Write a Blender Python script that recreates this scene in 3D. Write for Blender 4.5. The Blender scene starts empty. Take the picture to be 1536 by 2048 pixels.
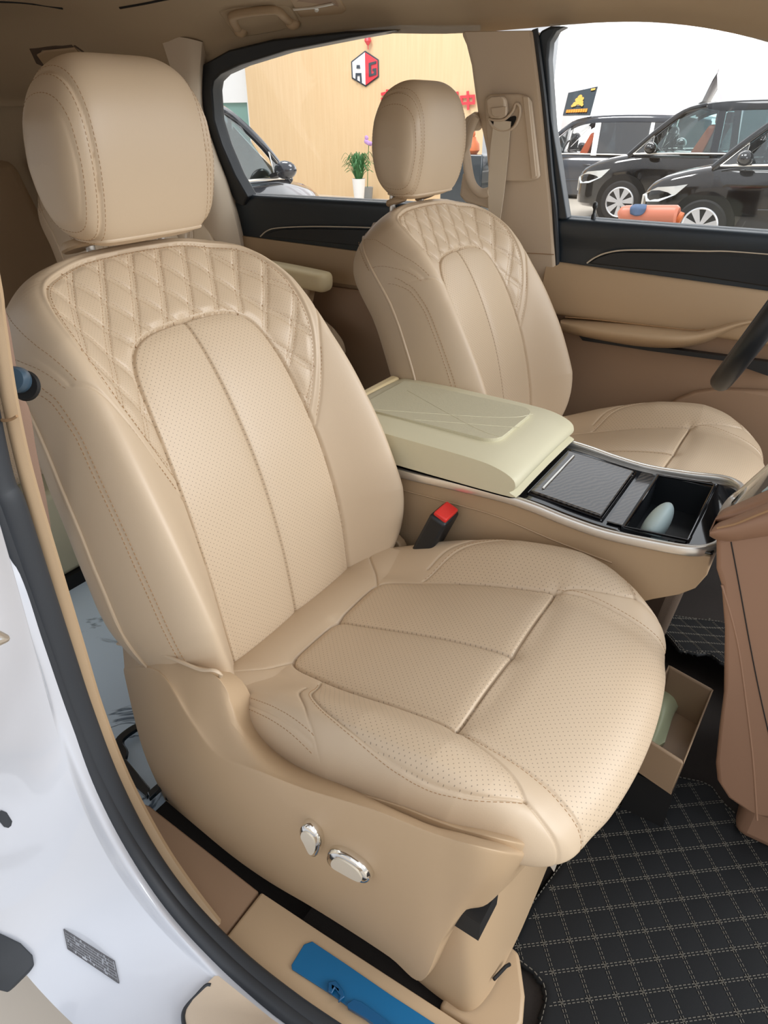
import bpy, bmesh, math, random
import numpy as np
from mathutils import Vector, Matrix
from mathutils.geometry import tessellate_polygon
random.seed(7)
sc = bpy.context.scene
col = sc.collection
R_ = math.radians
# ------------------------------------------------------------------ camera (solved from the two identical seats and the diamond mat)
CP = np.array([0.48064553, -1.05217764, 1.03608036]); YAW, PIT, ROL, FPX = 0.5835319, 0.5357712, -0.00423346, 1348.345
_f = np.array([-math.sin(YAW)*math.cos(PIT), math.cos(YAW)*math.cos(PIT), -math.sin(PIT)])
_r = np.array([math.cos(YAW), math.sin(YAW), 0.0]); _u = np.cross(_r, _f)
c_, s_ = math.cos(ROL), math.sin(ROL)
_r, _u = c_*_r+s_*_u, -s_*_r+c_*_u
cam = bpy.data.cameras.new('camera'); camo = bpy.data.objects.new('camera', cam); col.objects.link(camo)
cam.sensor_fit = 'HORIZONTAL'; cam.sensor_width = 36; cam.lens = 36*FPX/1536; cam.clip_start = .02; cam.clip_end = 200
M = Matrix.Identity(4)
for i in range(3):
    M[i][0] = _r[i]; M[i][1] = _u[i]; M[i][2] = -_f[i]; M[i][3] = CP[i]
camo.matrix_world = M; sc.camera = camo
def ray(x, y): return _f+_r*(x-768)/FPX-_u*(y-1024)/FPX
def U(x, y, ax, v):
    """where the sight line of an image point meets the plane ax = v of the place"""
    d = ray(x, y); i = 'xyz'.index(ax); p = CP+d*(v-CP[i])/d[i]
    return (float(p[0]), float(p[1]), float(p[2]))
def UL(pts, ax, v): return [U(x, y, ax, v) for x, y in pts]
# ------------------------------------------------------------------ materials
def lin(c):
    c = c/255.0
    return c/12.92 if c <= .04045 else ((c+.055)/1.055)**2.4
def C(r, g, b): return (lin(r), lin(g), lin(b), 1)
def mat(name, rgb, rough=.5, metal=0., spec=.5, noise=0., nscale=400., bump=0., coat=0.):
    m = bpy.data.materials.new(name); m.use_nodes = True; nt = m.node_tree; b = nt.nodes['Principled BSDF']
    c = C(*rgb)
    b.inputs['Base Color'].default_value = c; b.inputs['Roughness'].default_value = rough; b.inputs['Metallic'].default_value = metal
    b.inputs['Specular IOR Level'].default_value = spec; b.inputs['Coat Weight'].default_value = coat; b.inputs['Coat Roughness'].default_value = .04
    if noise or bump:
        tc = nt.nodes.new('ShaderNodeTexCoord'); n = nt.nodes.new('ShaderNodeTexNoise'); n.inputs['Scale'].default_value = nscale; n.inputs['Detail'].default_value = 4
        nt.links.new(tc.outputs['Object'], n.inputs['Vector'])
        if noise:
            mx = nt.nodes.new('ShaderNodeMix'); mx.data_type = 'RGBA'
            mx.inputs[6].default_value = tuple(v*(1-noise) for v in c[:3])+(1,); mx.inputs[7].default_value = tuple(min(1, v*(1+noise)) for v in c[:3])+(1,)
            nt.links.new(n.outputs['Fac'], mx.inputs[0]); nt.links.new(mx.outputs[2], b.inputs['Base Color'])
        if bump:
            bp = nt.nodes.new('ShaderNodeBump'); bp.inputs['Strength'].default_value = bump; bp.inputs['Distance'].default_value = .001
            nt.links.new(n.outputs['Fac'], bp.inputs['Height']); nt.links.new(bp.outputs['Normal'], b.inputs['Normal'])
    return m
def perf_mat(name, rgb, rough, pitch=.0058, thr=.86):
    m = mat(name, rgb, rough, 0, .55, nscale=900, bump=.12); nt = m.node_tree; b = nt.nodes['Principled BSDF']
    uv = nt.nodes.new('ShaderNodeUVMap'); uv.uv_map = 'UVMap'
    sp = nt.nodes.new('ShaderNodeSeparateXYZ'); nt.links.new(uv.outputs[0], sp.inputs[0])
    def mth(op, a, bb=None):
        n = nt.nodes.new('ShaderNodeMath'); n.operation = op
        for i, v in enumerate((a, bb)):
            if v is None: continue
            if isinstance(v, (int, float)): n.inputs[i].default_value = v
            else: nt.links.new(v, n.inputs[i])
        return n.outputs[0]
    k = 2*math.pi/(pitch*1.414)
    a = mth('MULTIPLY', mth('SINE', mth('MULTIPLY', sp.outputs[0], k)), mth('SINE', mth('MULTIPLY', sp.outputs[1], k)))
    dot = mth('GREATER_THAN', a, thr)
    mx = nt.nodes.new('ShaderNodeMix'); mx.data_type = 'RGBA'
    c = C(*rgb); mx.inputs[6].default_value = c; mx.inputs[7].default_value = tuple(v*.5 for v in c[:3])+(1,)
    nt.links.new(dot, mx.inputs[0]); nt.links.new(mx.outputs[2], b.inputs['Base Color'])
    return m
LEA = (196, 175, 148)
leather = mat('beige_leather', LEA, .44, 0, .55, nscale=700, bump=.10)
perf = perf_mat('perforated_beige_leather', LEA, .45)
perfq = perf_mat('finely_perforated_beige_leather', LEA, .42, .0040, .90)
thread = mat('tan_thread', (158, 124, 88), .7)
plast = mat('tan_plastic', (181, 155, 123), .5, nscale=1500, bump=.12)
plast_b = mat('brown_tan_plastic', (160, 131, 105), .5, nscale=1500, bump=.12)
drawm = mat('greyish_tan_plastic', (164, 140, 114), .5)
dashm = mat('brown_dashboard_skin', (150, 116, 93), .5, nscale=1300, bump=.1)
fabric = mat('headliner_fabric', (178, 158, 131), .95, nscale=1800, bump=.25, noise=.04)
pillarm = mat('pillar_fabric', (210, 193, 171), .8, nscale=1500, bump=.15)
black = mat('black_plastic', (26, 30, 34), .42)
dblue = mat('black_soft_door_skin', (32, 43, 52), .36, 0, .6, nscale=900, bump=.08)
rubber = mat('black_rubber', (46, 50, 55), .55, nscale=600, bump=.05)
dark = mat('dark_void_plastic', (14, 13, 13), .7)
carpet_d = mat('dark_carpet', (38, 32, 28), .95, noise=.3, nscale=900, bump=.5)
carpet = mat('brown_carpet', (92, 76, 62), .95, noise=.2, nscale=900, bump=.5)
chrome = mat('satin_chrome', (236, 233, 226), .34, .85)
chrome_b = mat('bright_chrome', (235, 232, 225), .08, 1.0)
champagne = mat('champagne_strip', (226, 217, 200), .4, .35)
piano = mat('piano_black', (12, 13, 18), .06, coat=1)
white_paint = mat('white_car_paint', (206, 210, 218), .22, coat=.8)
matblk = mat('black_mat_leather', (20, 22, 24), .75, 0, .3, nscale=800, bump=.12)
matthread = mat('grey_mat_thread', (104, 100, 91), .8)
red = mat('red_button', (222, 52, 46), .35)
webm = mat('cream_webbing', (226, 214, 194), .8, nscale=900, bump=.2)
webd = mat('brown_webbing', (150, 122, 104), .85, nscale=900, bump=.3)
lidm = mat('pale_cream_leather', (214, 208, 178), .5, nscale=800, bump=.15)
lidpat = mat('pale_cream_patterned_inset', (200, 194, 166), .6, nscale=320, bump=.5, noise=.06)
lidlow = mat('cream_leather_side', (222, 203, 160), .5, nscale=800, bump=.12)
paleblue = mat('pale_blue_plastic', (196, 218, 220), .35)
film = mat('blue_protective_film', (6, 94, 140), .35)
film_d = mat('blue_raised_film', (8, 76, 118), .25)
bluebtn = mat('dark_blue_plastic', (62, 82, 98), .35)
stickerm = mat('label_ink', (92, 92, 96), .7)
greenbag = mat('pale_green_plastic', (196, 206, 170), .3)
clearm = mat('milky_plastic', (205, 200, 190), .3)
carblack = mat('black_car_paint', (10, 11, 14), .08, coat=1)
cargrey = mat('grey_car_paint', (60, 63, 70), .12, .3, coat=1)
tyre_m = mat('tyre_rubber', (28, 28, 30), .7)
alloy = mat('alloy_wheel', (212, 213, 216), .25, .7)
well = mat('wheel_well', (8, 8, 9), .9)
orange = mat('orange_leather', (196, 92, 52), .45)
lampm = mat('headlamp_lens', (214, 216, 216), .12, .2, coat=1)
roll_m = mat('salmon_leather', (206, 124, 98), .35)
denim = mat('denim_cloth', (78, 98, 128), .9, noise=.3, nscale=60)
potw = mat('white_ceramic', (236, 236, 236), .3)
potg = mat('grey_ceramic', (150, 152, 152), .4)
leafm = mat('plant_leaf', (52, 108, 56), .5)
flowerm = mat('violet_petal', (190, 150, 205), .6)
redsign = mat('red_acrylic', (222, 60, 72), .35)
whitesign = mat('white_acrylic', (240, 240, 240), .35)
darksign = mat('dark_grey_acrylic', (58, 66, 76), .4)
gold = mat('gold_print', (206, 158, 70), .4)
orange_s = mat('orange_print', (224, 132, 24), .5)
wallw = mat('white_plaster', (238, 238, 238), .8)
colm = mat('pinkish_column', (238, 230, 232), .8)
tealm = mat('teal_glazing', (132, 168, 160), .15)
tilem = mat('showroom_tile', (206, 196, 182), .25, noise=.03, nscale=3)
figm = mat('terracotta', (198, 104, 52), .5)
cabm = mat('dark_lacquer', (30, 42, 50), .12, coat=1)
knobglass = mat('blue_crystal', (70, 112, 128), .06, .3, coat=1)
def glass_mat(name, tint, refl):
    m = bpy.data.materials.new(name); m.use_nodes = True; nt = m.node_tree; nt.nodes.clear()
    o = nt.nodes.new('ShaderNodeOutputMaterial'); mx = nt.nodes.new('ShaderNodeMixShader'); t = nt.nodes.new('ShaderNodeBsdfTransparent'); g = nt.nodes.new('ShaderNodeBsdfGlossy')
    t.inputs[0].default_value = tint; g.inputs['Roughness'].default_value = .02
    mx.inputs[0].default_value = refl
    nt.links.new(t.outputs[0], mx.inputs[1]); nt.links.new(g.outputs[0], mx.inputs[2]); nt.links.new(mx.outputs[0], o.inputs[0])
    return m
glass = glass_mat('clear_car_glass', (.97, .98, .98, 1), .03)
tint = glass_mat('tinted_car_glass', (.45, .55, .56, 1), .12)
dtint = glass_mat('dark_car_glass', (.10, .12, .13, 1), .18)
def wood_mat():
    m = mat('blond_wood_panelling', (226, 190, 142), .5); nt = m.node_tree; b = nt.nodes['Principled BSDF']
    tc = nt.nodes.new('ShaderNodeTexCoord'); mp = nt.nodes.new('ShaderNodeMapping'); mp.inputs['Scale'].default_value = (9, 1, .5)
    n = nt.nodes.new('ShaderNodeTexNoise'); n.inputs['Scale'].default_value = 2.2; n.inputs['Detail'].default_value = 6
    mx = nt.nodes.new('ShaderNodeMix'); mx.data_type = 'RGBA'; mx.inputs[6].default_value = C(212, 178, 134); mx.inputs[7].default_value = C(228, 200, 160)
    nt.links.new(tc.outputs['Object'], mp.inputs[0]); nt.links.new(mp.outputs[0], n.inputs['Vector']); nt.links.new(n.outputs['Fac'], mx.inputs[0]); nt.links.new(mx.outputs[2], b.inputs['Base Color'])
    return m
woodw = wood_mat()
def reflection_mat():  # wood-like grey reflection painted into the glossy lid colour
    m = mat('painted_reflection_gloss', (70, 66, 62), .10, coat=1); nt = m.node_tree; b = nt.nodes['Principled BSDF']
    tc = nt.nodes.new('ShaderNodeTexCoord'); mp = nt.nodes.new('ShaderNodeMapping'); mp.inputs['Rotation'].default_value = (0, 0, .5)
    w = nt.nodes.new('ShaderNodeTexWave'); w.inputs['Scale'].default_value = 38; w.inputs['Distortion'].default_value = 9; w.inputs['Detail'].default_value = 3; w.inputs['Detail Scale'].default_value = .7
    mx = nt.nodes.new('ShaderNodeMix'); mx.data_type = 'RGBA'; mx.inputs[6].default_value = C(44, 42, 42); mx.inputs[7].default_value = C(84, 78, 72)
    nt.links.new(tc.outputs['Object'], mp.inputs[0]); nt.links.new(mp.outputs[0], w.inputs['Vector']); nt.links.new(w.outputs['Fac'], mx.inputs[0]); nt.links.new(mx.outputs[2], b.inputs['Base Color'])
    return m
reflection_gloss = reflection_mat()
def marble_mat():
    m = mat('blue_grey_marble', (176, 198, 214), .25); nt = m.node_tree; b = nt.nodes['Principled BSDF']
    tc = nt.nodes.new('ShaderNodeTexCoord'); n = nt.nodes.new('ShaderNodeTexNoise'); n.inputs['Scale'].default_value = 5; n.inputs['Detail'].default_value = 8; n.inputs['Distortion'].default_value = 1.2
    s = nt.nodes.new('ShaderNodeMath'); s.operation = 'SUBTRACT'; s.inputs[1].default_value = .5
    a = nt.nodes.new('ShaderNodeMath'); a.operation = 'ABSOLUTE'
    cr = nt.nodes.new('ShaderNodeValToRGB'); cr.color_ramp.elements[0].color = C(96, 112, 128); cr.color_ramp.elements[1].position = .022; cr.color_ramp.elements[1].color = C(206, 224, 238)
    nt.links.new(tc.outputs['Object'], n.inputs['Vector']); nt.links.new(n.outputs['Fac'], s.inputs[0]); nt.links.new(s.outputs[0], a.inputs[0]); nt.links.new(a.outputs[0], cr.inputs[0]); nt.links.new(cr.outputs[0], b.inputs['Base Color'])
    return m
marble = marble_mat()
# ------------------------------------------------------------------ object helpers
def tag(o, label=None, cat=None, group=None, kind=None):
    for k, v in (('label', label), ('category', cat), ('group', group), ('kind', kind)):
        if v: o[k] = v
    return o
def thing(name, label, cat, loc=(0, 0, 0), rz=0, group=None):
    o = bpy.data.objects.new(name, None); col.objects.link(o); o.location = loc; o.rotation_euler = (0, 0, rz); o.empty_display_size = .05
    return tag(o, label, cat, group)
def world_loc(o):
    v = Vector(o.location)
    while o.parent: o = o.parent; v += Vector(o.location)
    return v
def obj(name, verts, faces, m, parent=None, local=False, smooth=True, sharp=40, bevel=0, seg=3, uv=None, mi=None, mats=None):
    me = bpy.data.meshes.new(name)
    me.from_pydata([tuple(map(float, v)) for v in verts], [], [tuple(int(i) for i in f) for f in faces])
    bm = bmesh.new(); bm.from_mesh(me); bmesh.ops.recalc_face_normals(bm, faces=bm.faces); bm.to_mesh(me); bm.free()
    me.update()
    for mm in (mats or [m]): me.materials.append(mm)
    if mi is not None: me.polygons.foreach_set('material_index', np.asarray(mi, dtype=np.int32))
    if uv is not None:
        l = me.uv_layers.new(name='UVMap'); vi = np.empty(len(me.loops), dtype=np.int32); me.loops.foreach_get('vertex_index', vi)
        l.data.foreach_set('uv', np.asarray(uv, dtype=np.float32)[vi].ravel())
    if smooth:
        me.polygons.foreach_set('use_smooth', [True]*len(me.polygons)); me.set_sharp_from_angle(angle=R_(sharp))
    o = bpy.data.objects.new(name, me); col.objects.link(o)
    if bevel:
        b = o.modifiers.new('bevel', 'BEVEL'); b.width = bevel; b.segments = seg; b.limit_method = 'ANGLE'; b.angle_limit = R_(35)
    if parent is not None:
        o.parent = parent
        if not local: o.location = -world_loc(parent)
    return o
def catmull(P, n, closed=False):
    P = np.asarray(P, float); N = len(P); out = []
    segs = N if closed else N-1
    for i in range(segs):
        if closed: p0, p1, p2, p3 = P[(i-1) % N], P[i], P[(i+1) % N], P[(i+2) % N]
        else: p0, p1, p2, p3 = P[max(i-1, 0)], P[i], P[i+1], P[min(i+2, N-1)]
        for k in range(n):
            t = k/n
            out.append(.5*((2*p1)+(-p0+p2)*t+(2*p0-5*p1+4*p2-p3)*t*t+(-p0+3*p1-3*p2+p3)*t**3))
    if not closed: out.append(P[-1])
    return np.array(out)
def resample(P, step):
    P = np.asarray(P, float); d = np.r_[0, np.cumsum(np.linalg.norm(np.diff(P, axis=0), axis=1))]
    n = max(2, int(round(d[-1]/step))+1); s = np.linspace(0, d[-1], n)
    return np.stack([np.interp(s, d, P[:, k]) for k in range(P.shape[1])], 1)
class MB:
    def __init__(s): s.v = []; s.f = []
    def add(s, v, f):
        o = len(s.v); s.v += [tuple(p) for p in v]; s.f += [tuple(i+o for i in q) for q in f]; return s
    def box(s, c, d, rot=None):
        x, y, z = d[0]/2, d[1]/2, d[2]/2
        P = [Vector((a*x, b*y, e*z)) for a, b, e in ((-1,-1,-1),(1,-1,-1),(1,1,-1),(-1,1,-1),(-1,-1,1),(1,-1,1),(1,1,1),(-1,1,1))]
        if rot is not None: P = [rot @ p for p in P]
        return s.add([p+Vector(c) for p in P], [(0,3,2,1),(4,5,6,7),(0,1,5,4),(1,2,6,5),(2,3,7,6),(3,0,4,7)])
    def hexa(s, a, b): return s.add(list(a)+list(b), [(3,2,1,0),(4,5,6,7),(0,1,5,4),(1,2,6,5),(2,3,7,6),(3,0,4,7)])
    def prism(s, poly, ext):
        P = [Vector(p) for p in poly]; n = len(P); e = Vector(ext)
        tri = tessellate_polygon([P])
        f = [tuple(t) for t in tri]+[tuple(i+n for i in reversed(t)) for t in tri]+[(i, (i+1) % n, (i+1) % n+n, i+n) for i in range(n)]
        return s.add(P+[p+e for p in P], f)
    def tube(s, pts, ra, rb=None, up=(0, 0, 1), n=10, closed=False, caps=True, power=1.):
        P = [Vector(p) for p in pts]; N = len(P); rb = rb or ra; V = []; upv = Vector(up)
        for i, p in enumerate(P):
            t = (P[(i+1) % N]-P[i-1]) if closed else (P[min(i+1, N-1)]-P[max(i-1, 0)])
            t.normalize(); a = t.cross(upv)
            if a.length < 1e-4: a = t.cross(Vector((1, 0, .1)))
            a.normalize(); b = a.cross(t)
            fa = ra[i] if hasattr(ra, '__len__') else ra; fb = rb[i] if hasattr(rb, '__len__') else rb
            for k in range(n):
                th = 2*math.pi*k/n; cc, ss = math.cos(th), math.sin(th)
                cc = math.copysign(abs(cc)**power, cc); ss = math.copysign(abs(ss)**power, ss)
                V.append(p+a*(fa*cc)+b*(fb*ss))
        F = []
        for i in range(N if closed else N-1):
            j = (i+1) % N
            for k in range(n): F.append((i*n+k, i*n+(k+1) % n, j*n+(k+1) % n, j*n+k))
        if caps and not closed: F += [tuple(reversed(range(n))), tuple(range((N-1)*n, N*n))]
        return s.add(V, F)
    def lathe(s, prof, c=(0, 0, 0), n=24, rot=None):
        V = []; F = []
        for r, z in prof:
            for k in range(n):
                a = 2*math.pi*k/n; p = Vector((r*math.cos(a), r*math.sin(a), z))
                V.append((rot @ p if rot is not None else p)+Vector(c))
        for i in range(len(prof)-1):
            for k in range(n): F.append((i*n+k, i*n+(k+1) % n, (i+1)*n+(k+1) % n, (i+1)*n+k))
        F += [tuple(reversed(range(n))), tuple(range((len(prof)-1)*n, len(prof)*n))]
        return s.add(V, F)
    def ell(s, c, r, n=16, m=10, rot=None):
        return s.lathe_e(c, r, n, m, rot)
    def lathe_e(s, c, r, n, m, rot):
        V = []; F = []
        for i in range(m+1):
            ph = math.pi*i/m
            for k in range(n):
                a = 2*math.pi*k/n; p = Vector((r[0]*math.sin(ph)*math.cos(a), r[1]*math.sin(ph)*math.sin(a), -r[2]*math.cos(ph)))
                V.append((rot @ p if rot is not None else p)+Vector(c))
        for i in range(m):
            for k in range(n): F.append((i*n+k, i*n+(k+1) % n, (i+1)*n+(k+1) % n, (i+1)*n+k))
        return s.add(V, F)
    def build(s, name, m, parent=None, **k): return obj(name, s.v, s.f, m, parent, **k)
def gridmesh(P):
    n, m = P.shape[:2]
    V = P.reshape(-1, 3); i = np.arange(n*m).reshape(n, m)
    F = np.stack([i[:-1, :-1], i[1:, :-1], i[1:, 1:], i[:-1, 1:]], -1).reshape(-1, 4)
    return V, F
def loft(rows, nu=6, nv=6):
    """smooth surface through a net of points rows[i][j]"""
    A = np.array([catmull(r, nv) for r in rows]); B = np.array([catmull(A[:, j], nu) for j in range(A.shape[1])])
    return np.swapaxes(B, 0, 1)
def solid_grid(P, ext):
    """closed solid: grid P and its copy moved by ext"""
    n, m = P.shape[:2]; V, F = gridmesh(P); N = n*m
    i = np.arange(N).reshape(n, m); rim = list(i[0, :])+list(i[1:, -1])+list(i[-1, -2::-1])+list(i[-2:0:-1, 0])
    V2 = np.concatenate([V, V+np.asarray(ext)]); F2 = [tuple(f) for f in F]+[tuple(int(k)+N for k in reversed(f)) for f in F]
    L = len(rim); F2 += [(rim[k], rim[(k+1) % L], rim[(k+1) % L]+N, rim[k]+N) for k in range(L)]
    return V2, F2
def segd(Y, T, line):
    """distance of points (Y,T) from a polyline"""
    L = np.asarray(line, float); best = np.full(Y.shape, 9.)
    for a, b in zip(L[:-1], L[1:]):
        dx, dy = b-a; q = dx*dx+dy*dy+1e-12
        k = np.clip(((Y-a[0])*dx+(T-a[1])*dy)/q, 0, 1)
        d = np.hypot(Y-a[0]-k*dx, T-a[1]-k*dy); best = np.minimum(best, d)
    return best
def inpoly(Y, T, poly):
    P = np.asarray(poly, float); ins = np.zeros(Y.shape, bool); n = len(P)
    for i in range(n):
        x1, y1 = P[i]; x2, y2 = P[(i+1) % n]
        if y1 == y2: continue
        c = ((y1 > T) != (y2 > T)) & (Y < (x2-x1)*(T-y1)/(y2-y1)+x1); ins ^= c
    return ins
def sm(a, b, x):
    t = np.clip((x-a)/(b-a), 0, 1); return t*t*(3-2*t)
def mir(L): return [(-y, t) for y, t in L]
class Slab:
    """upholstered pad: outline half width W(t) along a bent spine, puffed front, seams pressed in"""
    def __init__(s, spine, W, off, T, r):
        s.sp = resample(catmull(spine, 10), .004); d = np.linalg.norm(np.diff(s.sp, axis=0), axis=1); s.t = np.r_[0, np.cumsum(d)]; s.L = s.t[-1]
        k = np.gradient(s.sp, axis=0); ker = np.ones(9)/9
        k = np.stack([np.convolve(np.pad(k[:, i], 4, 'edge'), ker, 'valid') for i in (0, 1)], 1); k /= np.linalg.norm(k, axis=1)[:, None]
        s.tan = k; s.W = W; s.off = off; s.T = T; s.r = r; s.seams = []; s.extra = None
        tt = np.linspace(0, s.L, 160); w = W(tt)
        s.out = [(-a, b) for a, b in zip(w, tt)]+[(a, b) for a, b in zip(w[::-1], tt[::-1])]; s.out.append(s.out[0])
    def t_at(s, v, axis): return float(np.interp(v, s.sp[:, axis], s.t)) if s.sp[0, axis] < s.sp[-1, axis] else float(np.interp(-v, -s.sp[:, axis], s.t))
    def frame(s, T):
        p = np.stack([np.interp(T, s.t, s.sp[:, i]) for i in (0, 1)], -1); k = np.stack([np.interp(T, s.t, s.tan[:, i]) for i in (0, 1)], -1)
        return p, np.stack([k[..., 1], -k[..., 0]], -1)*s.side
    side = 1; warp = None
    def surf(s, Y, T, front=True):
        p, n = s.frame(T); e = s.edge(Y, T)
        k = 1-np.sqrt(np.clip(1-(1-np.clip(e/s.r, 0, 1))**2, 0, 1))
        if front:
            o = s.off(Y, T)
            for line, d1, w1, d2, w2 in s.seams:
                d = segd(Y, T, line); o = o-d1*np.exp(-(d/w1)**2)-d2*np.exp(-(d/w2)**2)
            if s.extra: o = o+s.extra(Y, T)
            o = o-(o+s.T/2)*k
        else:
            o = -s.T+s.T/2*k
        return np.stack([p[..., 0]+n[..., 0]*o+(s.warp(Y, T) if s.warp else 0), Y, p[..., 1]+n[..., 1]*o], -1)
    def edge(s, Y, T):
        w = s.W(T); dw = (s.W(T+.002)-s.W(T-.002))/.004
        ea = (w-np.abs(Y))/np.sqrt(1+dw*dw); eb = np.minimum(T, s.L-T); r = s.r
        return np.clip(r-np.hypot(np.maximum(r-ea, 0), np.maximum(r-eb, 0)), 0, None)+np.maximum(np.minimum(ea, eb)-r, 0)
    def build(s, name, parent, nt, ny, perfmask, mats):
        T = np.linspace(0, s.L, nt); q = np.linspace(-1, 1, ny)
        q = np.sign(q)*(1-(1-np.abs(q))**1.35)*.5+q*.5
        w = s.W(T); Y = w[:, None]*q[None, :]; TT = np.repeat(T[:, None], ny, 1)
        P = s.surf(Y, TT); V, F = gridmesh(P); mi = perfmask(Y[:-1, :-1]*.5+Y[1:, 1:]*.5, TT[:-1, :-1]*.5+TT[1:, 1:]*.5).astype(int).ravel()
        uv = np.stack([Y, TT], -1).reshape(-1, 2)
        nb, mb = nt, 33
        T2 = np.linspace(0, s.L, nb); q2 = np.sin(np.linspace(-1, 1, mb)*math.pi/2); Y2 = s.W(T2)[:, None]*q2; TT2 = np.repeat(T2[:, None], mb, 1)
        V2, F2 = gridmesh(s.surf(Y2, TT2, False)); uv2 = np.stack([Y2, TT2], -1).reshape(-1, 2)
        return obj(name, np.concatenate([V, V2]), np.concatenate([F, F2[:, ::-1]+len(V)]), None, parent, local=True, sharp=80, uv=np.concatenate([uv, uv2]),
                   mi=np.r_[mi, np.zeros(len(F2), int)], mats=mats)
    def stitches(s, mb, line, gap=.0062, ln=.0036, w=.0005, mask=None, lift=.0003):
        L = resample(np.asarray(line, float), gap)
        if len(L) < 3: return
        mid = (L[:-1]+L[1:])/2; tg = np.diff(L, axis=0); tg /= np.linalg.norm(tg, axis=1)[:, None]
        if mask is not None:
            k = mask(mid[:, 0], mid[:, 1]); mid, tg = mid[k], tg[k]
        if not len(mid): return
        a = mid-tg*ln/2; b = mid+tg*ln/2; sd = np.stack([-tg[:, 1], tg[:, 0]], 1)
        A, B = s.surf(a[:, 0], a[:, 1]), s.surf(b[:, 0], b[:, 1]); Cc = s.surf(mid[:, 0]+sd[:, 0]*.002, mid[:, 1]+sd[:, 1]*.002); Mm = s.surf(mid[:, 0], mid[:, 1])
        side = Cc-Mm; side /= np.linalg.norm(side, axis=1)[:, None]+1e-9; ax = B-A; nn = np.cross(ax, side); nn /= np.linalg.norm(nn, axis=1)[:, None]+1e-9
        _, n2 = s.frame(mid[:, 1]); sg = np.sign(nn[:, 0]*n2[:, 0]+nn[:, 2]*n2[:, 1]); nn *= np.where(sg == 0, 1, sg)[:, None]
        for p, q, d, n in zip(A, B, side, nn):
            lo = n*(-.0004); hi = n*(lift+.0004)
            mb.hexa([p-d*w+lo, q-d*w+lo, q+d*w+lo, p+d*w+lo], [p-d*w*.6+hi*.6, q-d*w*.6+hi*.6, q+d*w*.6+hi*.6, p+d*w*.6+hi*.6])
def offl(line, d):
    """polyline shifted sideways by d"""
    L = resample(np.asarray(line, float), .004); g = np.gradient(L, axis=0); g /= np.linalg.norm(g, axis=1)[:, None]+1e-9
    return L+np.stack([-g[:, 1], g[:, 0]], 1)*d
def spl(P, n=8): return [tuple(p) for p in catmull(P, n)]
G1 = (.0022, .011, .0062, .0018)     # plain sewn seam: soft valley and tight crease
G0 = (.0006, .006, .0028, .0014)
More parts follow.
